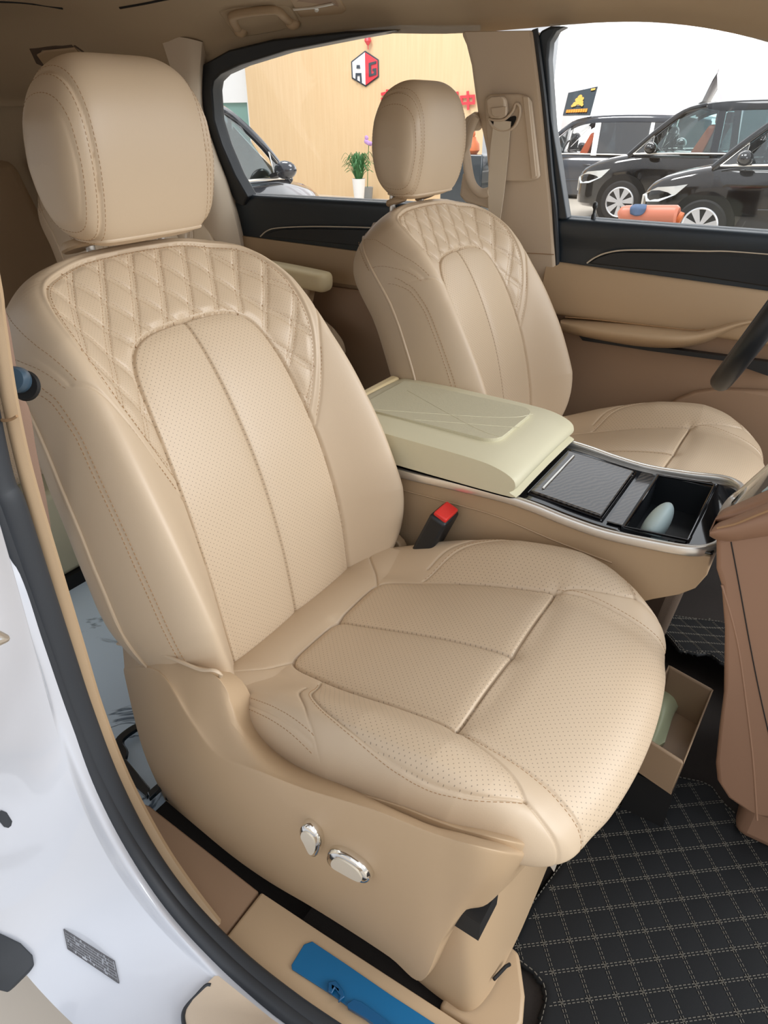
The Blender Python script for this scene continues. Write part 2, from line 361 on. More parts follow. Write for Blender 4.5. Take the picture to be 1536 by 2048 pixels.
# ------------------------------------------------------------------ the front seats (built once in seat coordinates, base on the cabin floor)
def build_backrest(root):
    sp = [(-.130, .235), (-.131, .30), (-.137, .36), (-.147, .43), (-.163, .503), (-.187, .583), (-.222, .664), (-.256, .725), (-.290, .770), (-.345, .828), (-.388, .868), (-.420, .893)]
    t0z = [p[1] for p in sp]
    def W(t): return np.interp(t, Wt, Ww)
    S = Slab.__new__(Slab); S.side = 1
    wz = [.235, .27, .30, .36, .41, .45, .55, .65, .72, .78, .81, .835, .855, .870, .881, .889, .893]
    ww = [.195, .206, .222, .248, .263, .268, .266, .258, .248, .240, .232, .219, .200, .175, .146, .105, .070]
    tmp = resample(catmull(sp, 10), .004); tt = np.r_[0, np.cumsum(np.linalg.norm(np.diff(tmp, axis=0), axis=1))]
    zt = lambda z: np.interp(z, tmp[:, 1], tt)
    Wt = zt(np.array(wz)); Ww = np.array(ww)
    ker = np.linspace(0, tt[-1], 120); Ws = np.interp(ker, Wt, Ww); Ws = np.convolve(np.pad(Ws, 3, 'edge'), np.ones(7)/7, 'valid'); Wt, Ww = ker, Ws
    tl = lambda L: [(y, float(zt(z))) for y, z in L]
    insR = spl(tl([(.146, .225), (.147, .30), (.150, .40), (.148, .50), (.144, .58), (.138, .65), (.132, .70), (.122, .740), (.104, .763), (.075, .774), (.035, .778), (0, .779)]))
    ins = insR+[(-y, t) for y, t in reversed(insR[:-1])]
    outR = spl(tl([(.141, .605), (.158, .640), (.178, .685), (.192, .725), (.197, .765), (.193, .80), (.176, .832), (.142, .851), (.085, .863), (0, .866)]))
    out = outR+[(-y, t) for y, t in reversed(outR[:-1])]
    wingR = spl(tl([(.146, .585), (.168, .632), (.191, .690), (.211, .730), (.234, .752), (.250, .768)]))
    shR = spl(tl([(.226, .744), (.229, .79), (.222, .824), (.206, .850), (.190, .864)]))
    bolR = [(float(W(zt(z)))-float(np.interp(z, [.28, .34, .46, .60, .70, .742, .775], [.014, .012, .0108, .0105, .010, .007, .002])), float(zt(z))) for z in np.linspace(.775, .28, 46)]
    Bz = lambda t: np.interp(t, zt(np.array([.235, .30, .45, .60, .70, .78, .85, .89])), [.070, .085, .088, .064, .052, .050, .034, .014])
    insw = np.array(insR); iw = lambda t: np.interp(t, insw[:, 1], insw[:, 0])
    def off(Y, T):
        a = np.abs(Y); w0 = iw(np.minimum(T, zt(.70)))
        b = Bz(T)*sm(w0-.012, .232, a)
        pad = .004*np.clip(1-((a-w0/2)/(w0/2))**2, 0, 1)*(a < w0)*sm(zt(.80), zt(.76), T)
        return b+pad
    S.__init__(sp, W, off, .15, .045)
    tc = float(zt(.82))
    quilt = lambda Y, T: inpoly(Y, T, out) & ~inpoly(Y, T, ins+[(-.146, -.1), (.146, -.1)]) & (T > zt(.60))
    def extra(Y, T):
        d = np.minimum(segd(Y, T, out), segd(Y, T, ins)); m = quilt(Y, T)*sm(0.001, .012, d)
        u1 = (Y+.62*(T-tc))/.049; u2 = (Y-.62*(T-tc))/.049
        f1 = np.abs(u1-np.round(u1))*.0417; f2 = np.abs(u2-np.round(u2))*.0417
        puff = .0052*np.sqrt(np.clip(np.abs(np.sin(math.pi*u1)*np.sin(math.pi*u2)), 0, 1))
        gr = .0012*(np.exp(-((f1-.0036)/.0013)**2)+np.exp(-((f2-.0036)/.0013)**2))
        return m*(puff-.002-gr)+.0022*np.exp(-(segd(Y, T, [(y*1.012, t+.0035) for y, t in out])/.0032)**2)
    S.extra = extra
    S.seams = [([(0, -.02), (0, float(zt(.778)))],)+G1, (ins,)+G1, (out,)+G0, (wingR,)+G0, (mir(wingR),)+G0, (shR,)+G0, (mir(shR),)+G0, (bolR, .0004, .002, .003, .0007), (mir(bolR), .0004, .002, .003, .0007)]
    allm = lambda Y, T: np.where(quilt(Y, T), 2, (inpoly(Y, T, ins+[(-.146, -.1), (.146, -.1)])).astype(int))
    o = S.build('backrest', root, 460, 400, allm, [leather, perf, perfq])
    mb = MB()
    for L in (shR, mir(shR)):
        for d in (.0042, -.0042): S.stitches(mb, offl(L, d))
    for L in (bolR, mir(bolR)):
        for d in (.0011, -.0011): S.stitches(mb, offl(L, d), lift=.0008)
    S.stitches(mb, [(y*.985, t-.0035) for y, t in out])
    for L in (outR, mir(outR)): S.stitches(mb, [(y*1.0+math.copysign(.010, y), t-.006) for y, t in L if t < zt(.70)])
    for sg in (1, -1):
        for k in range(-14, 15):
            for d in (.0036, -.0036):
                c = k*.049+d*1.17
                yy = np.linspace(-.24, .24, 90); L = np.stack([yy, tc+sg*(c-yy)/.62], 1); L = L[(L[:, 1] > .3) & (L[:, 1] < S.L-.02)]
                if len(L) > 3: S.stitches(mb, L, .0058, .0032, .00042, quilt, .0001)
    mb.build('stitching', thread, o, local=True, smooth=False)
    tz = np.linspace(float(zt(.27)), float(zt(.872)), 60)
    for sg in (1, -1):
        Pp = S.surf(sg*W(tz)*.9995, tz); MB().tube(Pp, .003, n=8).build('piping', leather, o, local=True)
    return o
def build_cushion(root):
    sp = [(-.165, .310), (-.12, .318), (-.05, .334), (.02, .354), (.085, .374), (.155, .393), (.22, .406), (.28, .412), (.335, .410), (.385, .400), (.418, .383), (.434, .362), (.438, .344), (.430, .328)]
    tmp = resample(catmull(sp, 10), .004); tt = np.r_[0, np.cumsum(np.linalg.norm(np.diff(tmp, axis=0), axis=1))]
    kx = tmp[:, 0].argmax(); xt = lambda x: np.interp(x, tmp[:kx, 0], tt[:kx]); Lt = tt[-1]
    wt = [0, .03, .07, .16, .30, .42, .50, .56, Lt-.03, Lt]; ww = [.205, .224, .233, .246, .262, .266, .262, .250, .226, .200]
    W = lambda t: np.interp(t, wt, ww)
    Bz = lambda t: np.interp(t, [0, .08, .20, .34, .45, .52, .58, .64, Lt], [.012, .020, .034, .040, .036, .026, .012, .003, 0])
    def off(Y, T):
        a = np.abs(Y); b = Bz(T)*sm(.138, .215, a)-.010*sm(.225, .27, a)
        pad = .004*np.clip(1-((a-.074)/.074)**2, 0, 1)*(a < .148)*sm(xt(-.06), xt(-.03), T)*sm(xt(.27), xt(.245), T)
        roll = .006*np.clip(1-((T-xt(-.09))/.045)**2, 0, 1)*(a < .2)
        return b+pad+roll+.004*sm(xt(.25), xt(.30), T)*(1-sm(.12, .17, a))
    S = Slab(sp, W, off, .07, .036); S.side = -1
    S.warp = lambda Y, T: -.70*Y*Y*sm(xt(.18), xt(.41), T)
    tl = lambda L: [(y, float(xt(x))) for y, x in L]
    insR = spl(tl([(0, -.046), (.08, -.047), (.108, -.044), (.122, -.028), (.132, .02), (.142, .08), (.149, .155), (.154, .22), (.158, .253)]))
    rearR = spl(tl([(.112, -.044), (.14, -.065), (.165, -.090), (.19, -.115)]))
    wingo = spl(tl([(.140, .03), (.172, .050), (.198, .075), (.220, .115), (.236, .165), (.247, .225), (.248, .28), (.240, .325), (.226, .355), (.204, .378)]))
    wing2 = spl(tl([(.132, .01), (.165, .030), (.192, .058), (.214, .100)]))
    wingi = spl(tl([(.158, .253), (.170, .285), (.180, .325), (.190, .355), (.204, .378)]))
    strapR = [(y, float(xt(x))) for y, x in ((.158, .255), (.163, .30), (.163, .35), (.165, .385))]+[(.172, Lt-.045), (.178, Lt-.028), (.184, Lt-.012)]
    strap2 = [(.204, float(xt(.378))), (.211, Lt-.040), (.213, Lt-.025), (.210, Lt-.010)]
    sided = spl(tl([(.222, -.10), (.222, -.05), (.228, .0), (.238, .06), (.250, .11)]))
    band = spl(tl([(.165, .028), (.195, .05), (.222, .085), (.250, .115), (.275, .135)]))
    cross = spl(tl([(-.158, .253), (-.08, .2505), (0, .250), (.08, .2505), (.158, .253)]))
    S.seams = [(insR,)+G1, (mir(insR),)+G1, (cross,)+G1, (tl([(0, -.046), (0, .25)]),)+G1]
    for L in (rearR, wingo, wingi, strapR, strap2, sided, band): S.seams += [(L,)+G0, (mir(L),)+G0]
    wingp = wingo+wingi[::-1]+[(.145, float(xt(.10)))]
    insP = insR+[(-y, t) for y, t in reversed(insR)]
    frontP = cross+strapR+[(-y, t) for y, t in reversed(strapR)]
    pm = lambda Y, T: (inpoly(np.abs(Y), T, wingp) | inpoly(Y, T, insP) | inpoly(Y, T, frontP)).astype(int)
    o = S.build('seat_cushion', root, 420, 380, pm, [leather, perf])
    mb = MB()
    for L in (sided, mir(sided)):
        for d in (.005, -.005): S.stitches(mb, offl(L, d))
    for L in (wingo, mir(wingo)): S.stitches(mb, [(y+math.copysign(.0045, y), t) for y, t in L])
    for L in (strapR, mir(strapR)): S.stitches(mb, [(y+math.copysign(.0045, y), t) for y, t in L])
    mb.build('stitching', thread, o, local=True, smooth=False)
    return o
def build_headrest(root):
    # tall padded head restraint with a band over the crown
    n, m = 96, 141
    # side profile, closed: front face, crown, back, base
    prof = catmull([(-.366, .884), (-.346, .900), (-.333, .945), (-.328, 1.0), (-.333, 1.05), (-.348, 1.084), (-.375, 1.101), (-.408, 1.099), (-.438, 1.078), (-.454, 1.03), (-.456, .97), (-.446, .92), (-.424, .890), (-.395, .882)], 8, True)
    ctr = np.array([-.394, .985]); N = len(prof)
    seamy = .092; rows = []
    q = np.linspace(-1, 1, m); q = np.sign(q)*(1-(1-np.abs(q))**1.5)
    wz = lambda z: np.interp(z, [.88, .92, .98, 1.03, 1.08, 1.105], [.116, .122, .125, .121, .108, .097])
    P = np.zeros((m, N, 3))
    for j, s in enumerate(q):
        k = (1-abs(s)**6)**(1/3.2) if abs(s) < 1 else 0
        for i, (x, z) in enumerate(prof):
            y = s*wz(ctr[1]+(z-ctr[1])*k)
            kk = k
            a = abs(y)
            d = .0030*math.exp(-((a-.0925)/.0018)**2)+.0012*math.exp(-((a-.0925)/.006)**2)+.0010*math.exp(-((a-.112)/.0016)**2)
            r = np.array([x, z])-ctr; L = np.linalg.norm(r); r = r*(kk)-r/L*d*(kk > .05)
            P[j, i] = (ctr[0]+r[0], y, ctr[1]+r[1])
    V = P.reshape(-1, 3); F = []
    for j in range(m-1):
        for i in range(N): F.append((j*N+i, j*N+(i+1) % N, (j+1)*N+(i+1) % N, (j+1)*N+i))
    o = obj('headrest', V, F, leather, root, local=True, sharp=80)
    mb = MB()
    for sg in (-1, 1):
        for yo in (.088, .097, .1085):
            pts = []
            for i in range(N):
                ys_ = P[:, i, 1]; pts.append((np.interp(sg*yo, ys_, P[:, i, 0]), sg*yo, np.interp(sg*yo, ys_, P[:, i, 2])))
            L = resample(np.array(pts+[pts[0]]), .0062); tg = np.diff(L, axis=0); tg /= np.linalg.norm(tg, axis=1)[:, None]
            for p, t in zip((L[:-1]+L[1:])/2, tg):
                out = np.array([p[0]-ctr[0], sg*.03, p[2]-ctr[1]]); out /= np.linalg.norm(out); sd = np.cross(t, out)
                a, b = p-t*.0018, p+t*.0018; w = .0005
                mb.hexa([a-sd*w-out*.002, b-sd*w-out*.002, b+sd*w-out*.002, a+sd*w-out*.002], [a-sd*w*.6+out*.0004, b-sd*w*.6+out*.0004, b+sd*w*.6+out*.0004, a+sd*w*.6+out*.0004])
    mb.build('stitching', thread, o, local=True, smooth=False)
    # base piping
    fr, bk = [], []
    for j in range(6, m-6, 4):
        zz, xx = P[j, :, 2], P[j, :, 0]; low = zz < ctr[1]
        f_ = low & (xx > ctr[0]); b_ = low & (xx <= ctr[0]); zt_ = .8925
        if zz.min() > zt_-.001: continue
        o1, o2 = np.argsort(zz[f_]), np.argsort(zz[b_])
        fr.append((np.interp(zt_, zz[f_][o1], xx[f_][o1]), P[j, 0, 1], zt_)); bk.append((np.interp(zt_, zz[b_][o2], xx[b_][o2]), P[j, 0, 1], zt_))
    MB().tube(catmull(fr+bk[::-1], 2, True), .0028, closed=True, n=8).build('piping', leather, o, local=True)
    for y in (-.062, .062):
        MB().tube([(-.425, y, .84), (-.425, y, .90)], .0065, n=14).build('headrest_post', chrome, o, local=True)
    for y in (-.062, .062):
        MB().lathe([(.021, 0), (.024, .003), (.024, .008), (.021, .012), (.012, .013)], (-.421, y, .872), 24, Matrix.Rotation(-.35, 3, 'Y')).build('headrest_guide', plast, root, local=True)
    return o
NY = -.392
front = thing('car_seat', 'large beige quilted leather passenger seat in the foreground with chrome switches on its side', 'car seat', (0, NY, 0), 0, 'front seats')
build_cushion(front); build_backrest(front); build_headrest(front)
def copy_tree(o, parent=None):
    c = o.copy(); col.objects.link(c)
    if parent: c.parent = parent
    for ch in list(o.children): copy_tree(ch, c)
    return c
driver = copy_tree(front); driver.location = (.029, .39, -.011)
[setattr(ch, 'location', Vector((-.006, -.004, .001))) for ch in driver.children if ch.name.startswith('headrest') and 'guide' not in ch.name]
[setattr(ch, 'location', Vector((.012, .012, -.002))) for ch in front.children if ch.name.startswith('headrest') and 'guide' not in ch.name]
driver['label'] = 'beige quilted leather driver seat behind the centre console, by the far door'
second = copy_tree(front); second.location = (-1.33, -.38, .0); second['label'] = 'second row beige quilted seat directly behind the near front seat'; second['group'] = 'second row seats'
second2 = copy_tree(front); second2.location = (-1.19, .44, .02)
[setattr(ch, 'location', Vector((-.045, 0, -.10))) for ch in second2.children if ch.name.startswith('headrest') and 'guide' not in ch.name]; second2['label'] = 'second row beige quilted seat by the far sliding door, with a pale armrest'; second2['group'] = 'second row seats'
# lower parts of the near seat
def yy(px, py, y): return U(px, py, 'y', y)
st = [[(245,1290,-.605),(248,1340,-.62),(286,1500,-.635),(330,1600,-.625)],
      [(300,1300,-.632),(318,1345,-.652),(360,1520,-.67),(395,1655,-.65)],
      [(370,1325,-.642),(382,1442,-.672),(430,1570,-.68),(468,1715,-.655)],
      [(440,1360,-.642),(437,1511,-.682),(500,1620,-.685),(540,1765,-.655)],
      [(490,1455,-.648),(520,1545,-.692),(580,1660,-.688),(620,1812,-.655)],
      [(570,1522,-.65),(610,1579,-.693),(670,1705,-.69),(700,1862,-.655)],
      [(690,1570,-.65),(747,1620,-.694),(770,1750,-.692),(780,1915,-.655)],
      [(800,1620,-.65),(835,1655,-.694),(840,1780,-.692),(842,1962,-.658)],
      [(858,1645,-.65),(892,1675,-.692),(893,1775,-.690),(884,1880,-.668)],
      [(930,1664,-.65),(960,1693,-.688),(952,1768,-.686),(925,1824,-.668)],
      [(1000,1683,-.645),(1016,1706,-.668),(1000,1760,-.665),(975,1808,-.645)],
      [(1043,1700,-.625),(1046,1712,-.628),(1043,1724,-.622),(1034,1748,-.610)]]
st2 = []
for r in st:
    T_, R0_, M_, B_0 = [np.array(yy(*q)) for q in r]
    st2.append([T_, R0_+(T_-R0_)*.16+np.array([0, .0010, 0]), R0_+(M_-R0_)*.10+np.array([0, -.0015, 0]), M_, B_0])
P = loft(st2, 6, 6)
def shield_in(P, d):
    V, F = solid_grid(P, (0, d, -.03)); return V, F
P_sh = P
V, F = shield_in(P, .035)
sh = obj('side_shield', V, F, plast, front, bevel=.003)
def on_grid(P, px, py, lift=0.):
    d = np.array(ray(px, py)); n, m = P.shape[:2]; Q = P-CP; k = Q@d/(d@d); e = np.linalg.norm(Q-k[..., None]*d, axis=2); e[k < 0] = 9
    i, j = np.unravel_index(e.argmin(), e.shape)
    du = P[min(i+1, n-1), j]-P[max(i-1, 0), j]; dv = P[i, min(j+1, m-1)]-P[i, max(j-1, 0)]; nn = np.cross(du, dv); nn /= np.linalg.norm(nn)
    t = (P[i, j]-CP)@nn/(d@nn)
    return Vector(CP+d*t)-Vector(d).normalized()*lift
# engraved fold line and triangular facet on the shield
def on_shield(px, py): return on_grid(P_sh, px, py)
def switch(name, pts, label):
    B = [on_shield(*q) for q in pts]; c = sum(B, Vector())/len(B); n = Vector((.12, -1, .18)).normalized()
    ring = [c+(p-c)*1.0 for p in B]; ring = [Vector(p) for p in catmull(ring, 5, True)]
    mb = MB(); k = len(ring); lv = [(1.04, -.006), (1.04, .001), (1.0, .007), (.93, .0105), (.80, .012), (.4, .0124)]
    Vv = []; Ff = []
    for s, h in lv: Vv += [c+(p-c)*s+n*h for p in ring]
    for a in range(len(lv)-1):
        for b in range(k): Ff.append((a*k+b, a*k+(b+1) % k, (a+1)*k+(b+1) % k, (a+1)*k+b))
    Ff.append(tuple(range((len(lv)-1)*k, len(lv)*k)))
    mb.add(Vv, Ff); o = mb.build(name, chrome_b, sh); o['label'] = label
    face = [c+(p-c)*.70+n*.0115 for p in ring]
    MB().prism(face, n*.0022).build('switch_cap', champagne, o)
    return o
switch('seat_switch', [(611,1640),(626,1641),(644,1660),(648,1684),(641,1702),(630,1700),(616,1672),(608,1655)], 'small upright chrome recline switch')
switch('seat_switch', [(664,1694),(690,1694),(728,1718),(746,1742),(743,1754),(728,1752),(690,1732),(662,1714)], 'long chrome seat adjuster switch')
# rail cover at the foot of the near seat
def polyz(pts): return [U(*q) for q in pts]
rc = [[(880,1960,'y',-.66),(905,2048,'y',-.66),(935,2120,'y',-.66)],[(905,1838,'y',-.655),(960,1950,'y',-.655),(1000,2060,'y',-.655)],
      [(955,1800,'y',-.60),(958,1905,'y',-.615),(985,2030,'y',-.625)],[(1095,1722,'y',-.52),(1015,1895,'z',.012),(1062,1960,'z',.010)],[(1150,1640,'y',-.40),(1075,1800,'z',.012),(1085,1850,'z',.010)]]
cvr = [[(.24, -.640, .02), (.24, -.640, .165)], [(.300, -.640, .01), (.298, -.638, .198)], [(.336, -.636, .018), (.322, -.628, .204)], [(.350, -.605, .022), (.334, -.595, .224)], [(.352, -.55, .020), (.338, -.55, .245)], [(.352, -.48, .018), (.340, -.48, .24)], [(.345, -.30, .018), (.335, -.30, .24)]]
cv5 = [[r[0], tuple(np.array(r[0])*.7+np.array(r[1])*.3), tuple(np.array(r[0])*.3+np.array(r[1])*.7), r[1]] for r in cvr]
V, F = solid_grid(loft(cv5, 6, 4), (-.02, .02, 0)); obj('rail_cover', V, F, plast, front)
MB().prism([(.30, -.652, .0), (.392, -.645, .0), (.400, -.605, .0), (.390, -.575, 0), (.362, -.53, .0), (.30, -.52, .0)], (0, 0, .014)).build('rail_foot', plast, front, bevel=.006)
MB().tube([(.352, -.60, .055), (.358, -.575, .05), (.360, -.565, .04)], .0025, n=8).build('cover_slot', dark, front)
MB().prism([(-.26,0,.0),(.30,0,.0),(.30,0,.20),(-.20,0,.24)], (0, .05, 0)).box((.315, .010, .228), (.05, .05, .035)).build('rail_and_shade_box', dark, front).location = Vector((0, -.63, 0))-world_loc(front)  # the box is a dark filler added for the shaded notch by the cover
MB().box((.06, -.40, .20), (.50, .40, .10)).build('seat_frame', dark, front)
hem = catmull([yy(236,1287,-.628), yy(266,1293,-.637), yy(310,1303,-.645), yy(360,1323,-.648), yy(400,1339,-.648), yy(428,1341,-.643), yy(442,1350,-.638), yy(436,1360,-.636)], 6)
MB().tube(hem, .0028, .0022, n=10).build('backrest_hem', leather, front)
hc = UL([(752,1128),(760,1105),(785,1075),(800,1090),(812,1118),(790,1130)], 'y', -.165)
MB().prism(hc, (0, .02, 0)).build('hinge_cover', plast, front, bevel=.004)
# buckle
a = Vector(U(838, 1122, 'y', -.165)); b = Vector(U(893, 1022, 'y', -.165)); ax = (b-a).normalized(); ln = (b-a).length
zrot = ax.to_track_quat('Z', 'Y').to_matrix()
bk = MB().box(a+ax*(ln*.5-.02), (.054, .034, ln+.03), zrot).build('seat_belt_buckle', black, front, bevel=.006); bk['label'] = 'black seat belt buckle'
MB().box(b-ax*.004, (.044, .026, .012), zrot).build('release_button', red, bk, bevel=.003)['label'] = 'red release button'
# driver seat lower parts
MB().prism([(-.24,-.23,.05),(.34,-.23,.05),(.36,-.23,.24),(.20,-.23,.30),(-.16,-.23,.32)], (0, .46, 0)).build('seat_base', carpet, driver, local=True, bevel=.02)
for s in (second, second2):
    MB().prism([(-.24,-.25,.03),(.38,-.25,.03),(.38,-.25,.26),(.20,-.25,.30),(-.16,-.25,.33)], (0, .50, 0)).build('seat_base', lidm, s, local=True, bevel=.02)
    MB().box((.08, 0, .012), (.62, .46, .04)).build('base_plinth', dark, s, local=True)
# second row armrest (inboard, beside the far second row seat)
A0, A1 = U(500, 524, 'y', .655), U(662, 557, 'y', .655)
ar = MB().tube(catmull([(A0[0]-.12, .655, A0[2]-.010), (A0[0], .655, A0[2]-.016), ((A0[0]+A1[0])/2, .655, (A0[2]+A1[2])/2-.014), (A1[0]-.05, .655, A1[2]-.012), (A1[0]-.008, .655, A1[2]-.014)], 6), [.040]*19+[.039, .037, .034, .029, .020, .008], [.030]*19+[.030, .030, .029, .026, .019, .008], n=20, power=.7)
ar.build('armrest', lidlow, second2)
MB().prism([(A1[0]-.30, .635, A1[2]-.035), (A1[0]-.075, .635, A1[2]-.035), (A1[0]-.105, .635, A1[2]-.13), (A1[0]-.30, .635, A1[2]-.17)], (0, .045, 0)).build('armrest_support', plast, second2, bevel=.01)
#CONTINUE
# ------------------------------------------------------------------ cabin shell
def zc(y):
    ys = [-.74, -.71, -.66, -.58, -.45, -.2, 0, .2, .45, .58, .655, 0.695, .712, .716]; zs = [1.18, 1.215, 1.25, 1.275, 1.295, 1.312, 1.315, 1.312, 1.295, 1.272, 1.248, 1.224, 1.208, 1.191]
    return float(np.interp(y, ys, zs))
xs = [-2.9, -2.6, -2.2, -1.8, -1.5, -1.41, -1.35, -1.28, -1.2, -1.05, -.9, -.7, -.5, -.35, -.2, -.1, 0, .1, .2, .3, .42]
ysr = [-.74, -.71, -.66, -.58, -.45, -.2, 0, .2, .45, .58, .655, .695, .712, .716]
def cy(x, y):  # the roof narrows and drops towards the windscreen and a little at the rear quarter
    f = max(0, x+.12); g = max(0, -1.12-x)
    w = float(sm(.35, .68, np.array(y)))
    e = float(np.interp(x, [-2.2, -1.8, -1.41, -1.36, -1.29, -1.2, -1.03, -.88, -.71, -.45, -.23, .5], [-.13, -.11, -.054, -.039, -.021, -.006, .012, .018, .019, .006, .010, .010]))*float(sm(.45, .69, np.array(abs(y))))
    return (x, y*(1-.20*f*f*w-.03*g*g), zc(y)-.42*f*f*w+e)
P = loft([[cy(x, y) for y in ysr] for x in xs], 3, 4)
V, F = solid_grid(P, (0, 0, .05))
ce_ = tag(obj('ceiling', V, F, fabric), kind='structure')
Pr = P.copy(); Pr[..., 1] *= 1.06; Pr[..., 2] += .056; V, F = solid_grid(Pr, (0, 0, .012)); obj('roof_skin', V, F, white_paint, ce_)
P_ce = P
def on_ceil(px, py): return on_grid(P_ce, px, py)
YU = lambda z: .742-(z-.6)*.135
def WU(px, py, off=0):
    """point on the leaning upper side wall"""
    d = ray(px, py); # y = .742-(z-.6)*.135
    t = (.742-.135*(CP[2]-.6)-off-CP[1])/(d[1]+.135*d[2]); p = CP+d*t; return tuple(float(v) for v in p)
def plate(name, pts, m, parent=None, ext=(0, .02, 0), bevel=.003, n=0, **k):
    if n: pts = [tuple(p) for p in catmull(np.array(pts), n, True)]
    return MB().prism(pts, ext).build(name, m, parent, bevel=bevel, **k)
# front door (far side)
d1 = tag(plate('door_1', [(-.175, .752, .02), (1.0, .752, .02), (1.0, .752, .79), (-.185, .752, .79), (-.165, .752, .6)], plast_b, ext=(0, .05, 0), bevel=.004), kind='structure')
def sect(name, prof_l, prof_r, m, parent, nx=14, nz=8):
    rows = []
    for i in range(nx):
        t = i/(nx-1); rows.append([tuple(np.array(a)*(1-t)+np.array(b)*t) for a, b in zip(prof_l, prof_r)])
    P = loft(rows, 2, nz); V, F = solid_grid(P, (0, .04, 0)); return obj(name, V, F, m, parent)
xl, xr = -.178, 1.0
sect('sill_trim', [(xl, .755, .802), (xl, .735, .806), (xl, .722, .797), (xl, .722, .77), (xl, .732, .735), (xl, .734, .700)], [(xr, .755, .802), (xr, .735, .806), (xr, .722, .797), (xr, .722, .77), (xr, .732, .735), (xr, .734, .665)], dblue, d1)
inl = [U(1176, 527, 'y', .728), U(1192, 516, 'y', .728), U(1218, 507, 'y', .728), U(1262, 503, 'y', .728), U(1400, 505, 'y', .728), U(1536, 512, 'y', .728), (.9, .728, .75), (.9, .728, .675), U(1536, 574, 'y', .728), U(1370, 549, 'y', .728)]
plate('door_inlay', inl, black, d1, ext=(0, .012, 0), bevel=.003)
MB().tube(catmull(UL([(1174, 526), (1190, 515), (1216, 505), (1262, 500), (1400, 502), (1536, 508)], 'y', .726)+[(.9, .726, .76)], 6), .003, .002, n=8).build('chrome_strip', champagne, d1)
sect('door_panel', [(xl, .735, .700), (xl, .722, .694), (xl, .712, .66), (xl, .708, .615), (xl, .712, .575), (xl, .735, .565)], [(xr, .735, .665), (xr, .720, .66), (xr, .708, .64), (xr, .704, .61), (xr, .708, .575), (xr, .735, .565)], plast, d1)
ap = [[U(1121, 640, 'y', .718), U(1121, 646, 'y', .690), U(1122, 660, 'y', .700), U(1122, 662, 'y', .73)], [U(1170, 643, 'y', .712), U(1172, 656, 'y', .672), U(1176, 672, 'y', .680), U(1178, 676, 'y', .73)],
      [U(1260, 650, 'y', .71), U(1262, 668, 'y', .662), U(1268, 686, 'y', .672), U(1270, 692, 'y', .73)], [U(1340, 658, 'y', .71), U(1342, 674, 'y', .662), U(1346, 690, 'y', .672), U(1348, 696, 'y', .73)],
      [U(1400, 660, 'y', .71), U(1402, 668, 'y', .675), U(1406, 680, 'y', .682), U(1408, 686, 'y', .73)], [U(1470, 642, 'y', .712), U(1472, 648, 'y', .690), U(1474, 654, 'y', .695), U(1476, 657, 'y', .73)], [U(1536, 632, 'y', .715), U(1536, 636, 'y', .705), U(1536, 640, 'y', .705), U(1536, 642, 'y', .73)]]
V, F = solid_grid(loft(ap, 6, 6), (0, .03, 0)); ao = obj('armrest', V, F, plast, d1)
sl = catmull(UL([(1130, 634), (1200, 640), (1290, 650), (1380, 660), (1410, 658)], 'y', .700), 8)
MB().tube(sl, .0012, n=6).build('armrest_seam', thread, ao)
plate('pull_recess', UL([(1155, 668), (1180, 672), (1300, 692), (1400, 706), (1460, 714), (1536, 724), (1536, 752), (1450, 722), (1300, 702), (1165, 681)], 'y', .728), black, d1, ext=(0, .02, 0), bevel=.002)
pk = UL([(1325, 822), (1350, 800), (1385, 786), (1430, 780), (1536, 785)], 'y', .722)
plate('door_pocket', pk+[(.8, .722, .46), (.8, .722, .12), (.1, .722, .12)]+UL([(1290, 850)], 'y', .722), plast_b, d1, ext=(0, .03, 0), bevel=.01)
MB().lathe([(.006, 0), (.006, .012), (.0035, .016), (.0035, .026), (.006, .030), (.006, .038), (.003, .042)], U(1186, 441, 'y', .742), 14).build('lock_pin', black, d1)
fr = [WU(*q) for q in ((1072, 84), (1080, 62), (1100, 52), (1130, 52), (1112, 62), (1099, 84), (1096, 120), (1106, 260), (1134, 440), (1112, 440), (1098, 330), (1084, 180))]
plate('window_frame', fr, dblue, d1, ext=(0, .035, 0), bevel=.006)
def WG(px, py): return WU(px, py, -.028)
gl = [WG(1090, 100), WG(1100, 48), WG(1300, 40), WG(1600, 90), WG(1750, 160), WG(1800, 520), WG(1120, 450)]
tag(plate('window_1', gl, glass, ext=(0, .004, 0), bevel=0, smooth=False), kind='structure')
# A pillar and roof rail over the front door lie in the headliner; windscreen pillar further right is out of frame
# B pillar trim (far side)
bp = [WU(*q, .012) for q in ((918, 62), (930, 90), (940, 130), (948, 190), (953, 225), (962, 262), (970, 300), (976, 360), (984, 420), (985, 470))]+[(-.33, .735, .66), (-.31, .748, .57), (-.145, .748, .57)]+[WU(*q, .012) for q in ((1114, 555), (1108, 440), (1098, 330), (1086, 200), (1076, 110), (1070, 60))]
t1 = tag(plate('trim_1', bp, pillarm, ext=(0, .05, 0), bevel=.012, seg=4), kind='structure')
plate('trim_lower', [(-.56, .752, .02), (-.15, .752, .02), (-.142, .750, .56), (-.30, .750, .566), (-.335, .744, .64), (-.40, .75, .60)], pillarm, t1, ext=(0, .05, 0), bevel=.008)
MB().tube(catmull([WU(*q, .004) for q in ((1070, 58), (1077, 110), (1088, 200), (1100, 330), (1110, 440))]+[(-.150, .738, .60), (-.165, .74, .30), (-.17, .74, .05)], 6), .009, .007, n=8).build('door_seal', rubber, t1)
MB().tube(catmull([WU(*q, .0125) for q in ((1000, 502), (1032, 505), (1070, 507), (1108, 509))], 4), .0009, n=6).build('pillar_joint', thread, t1)
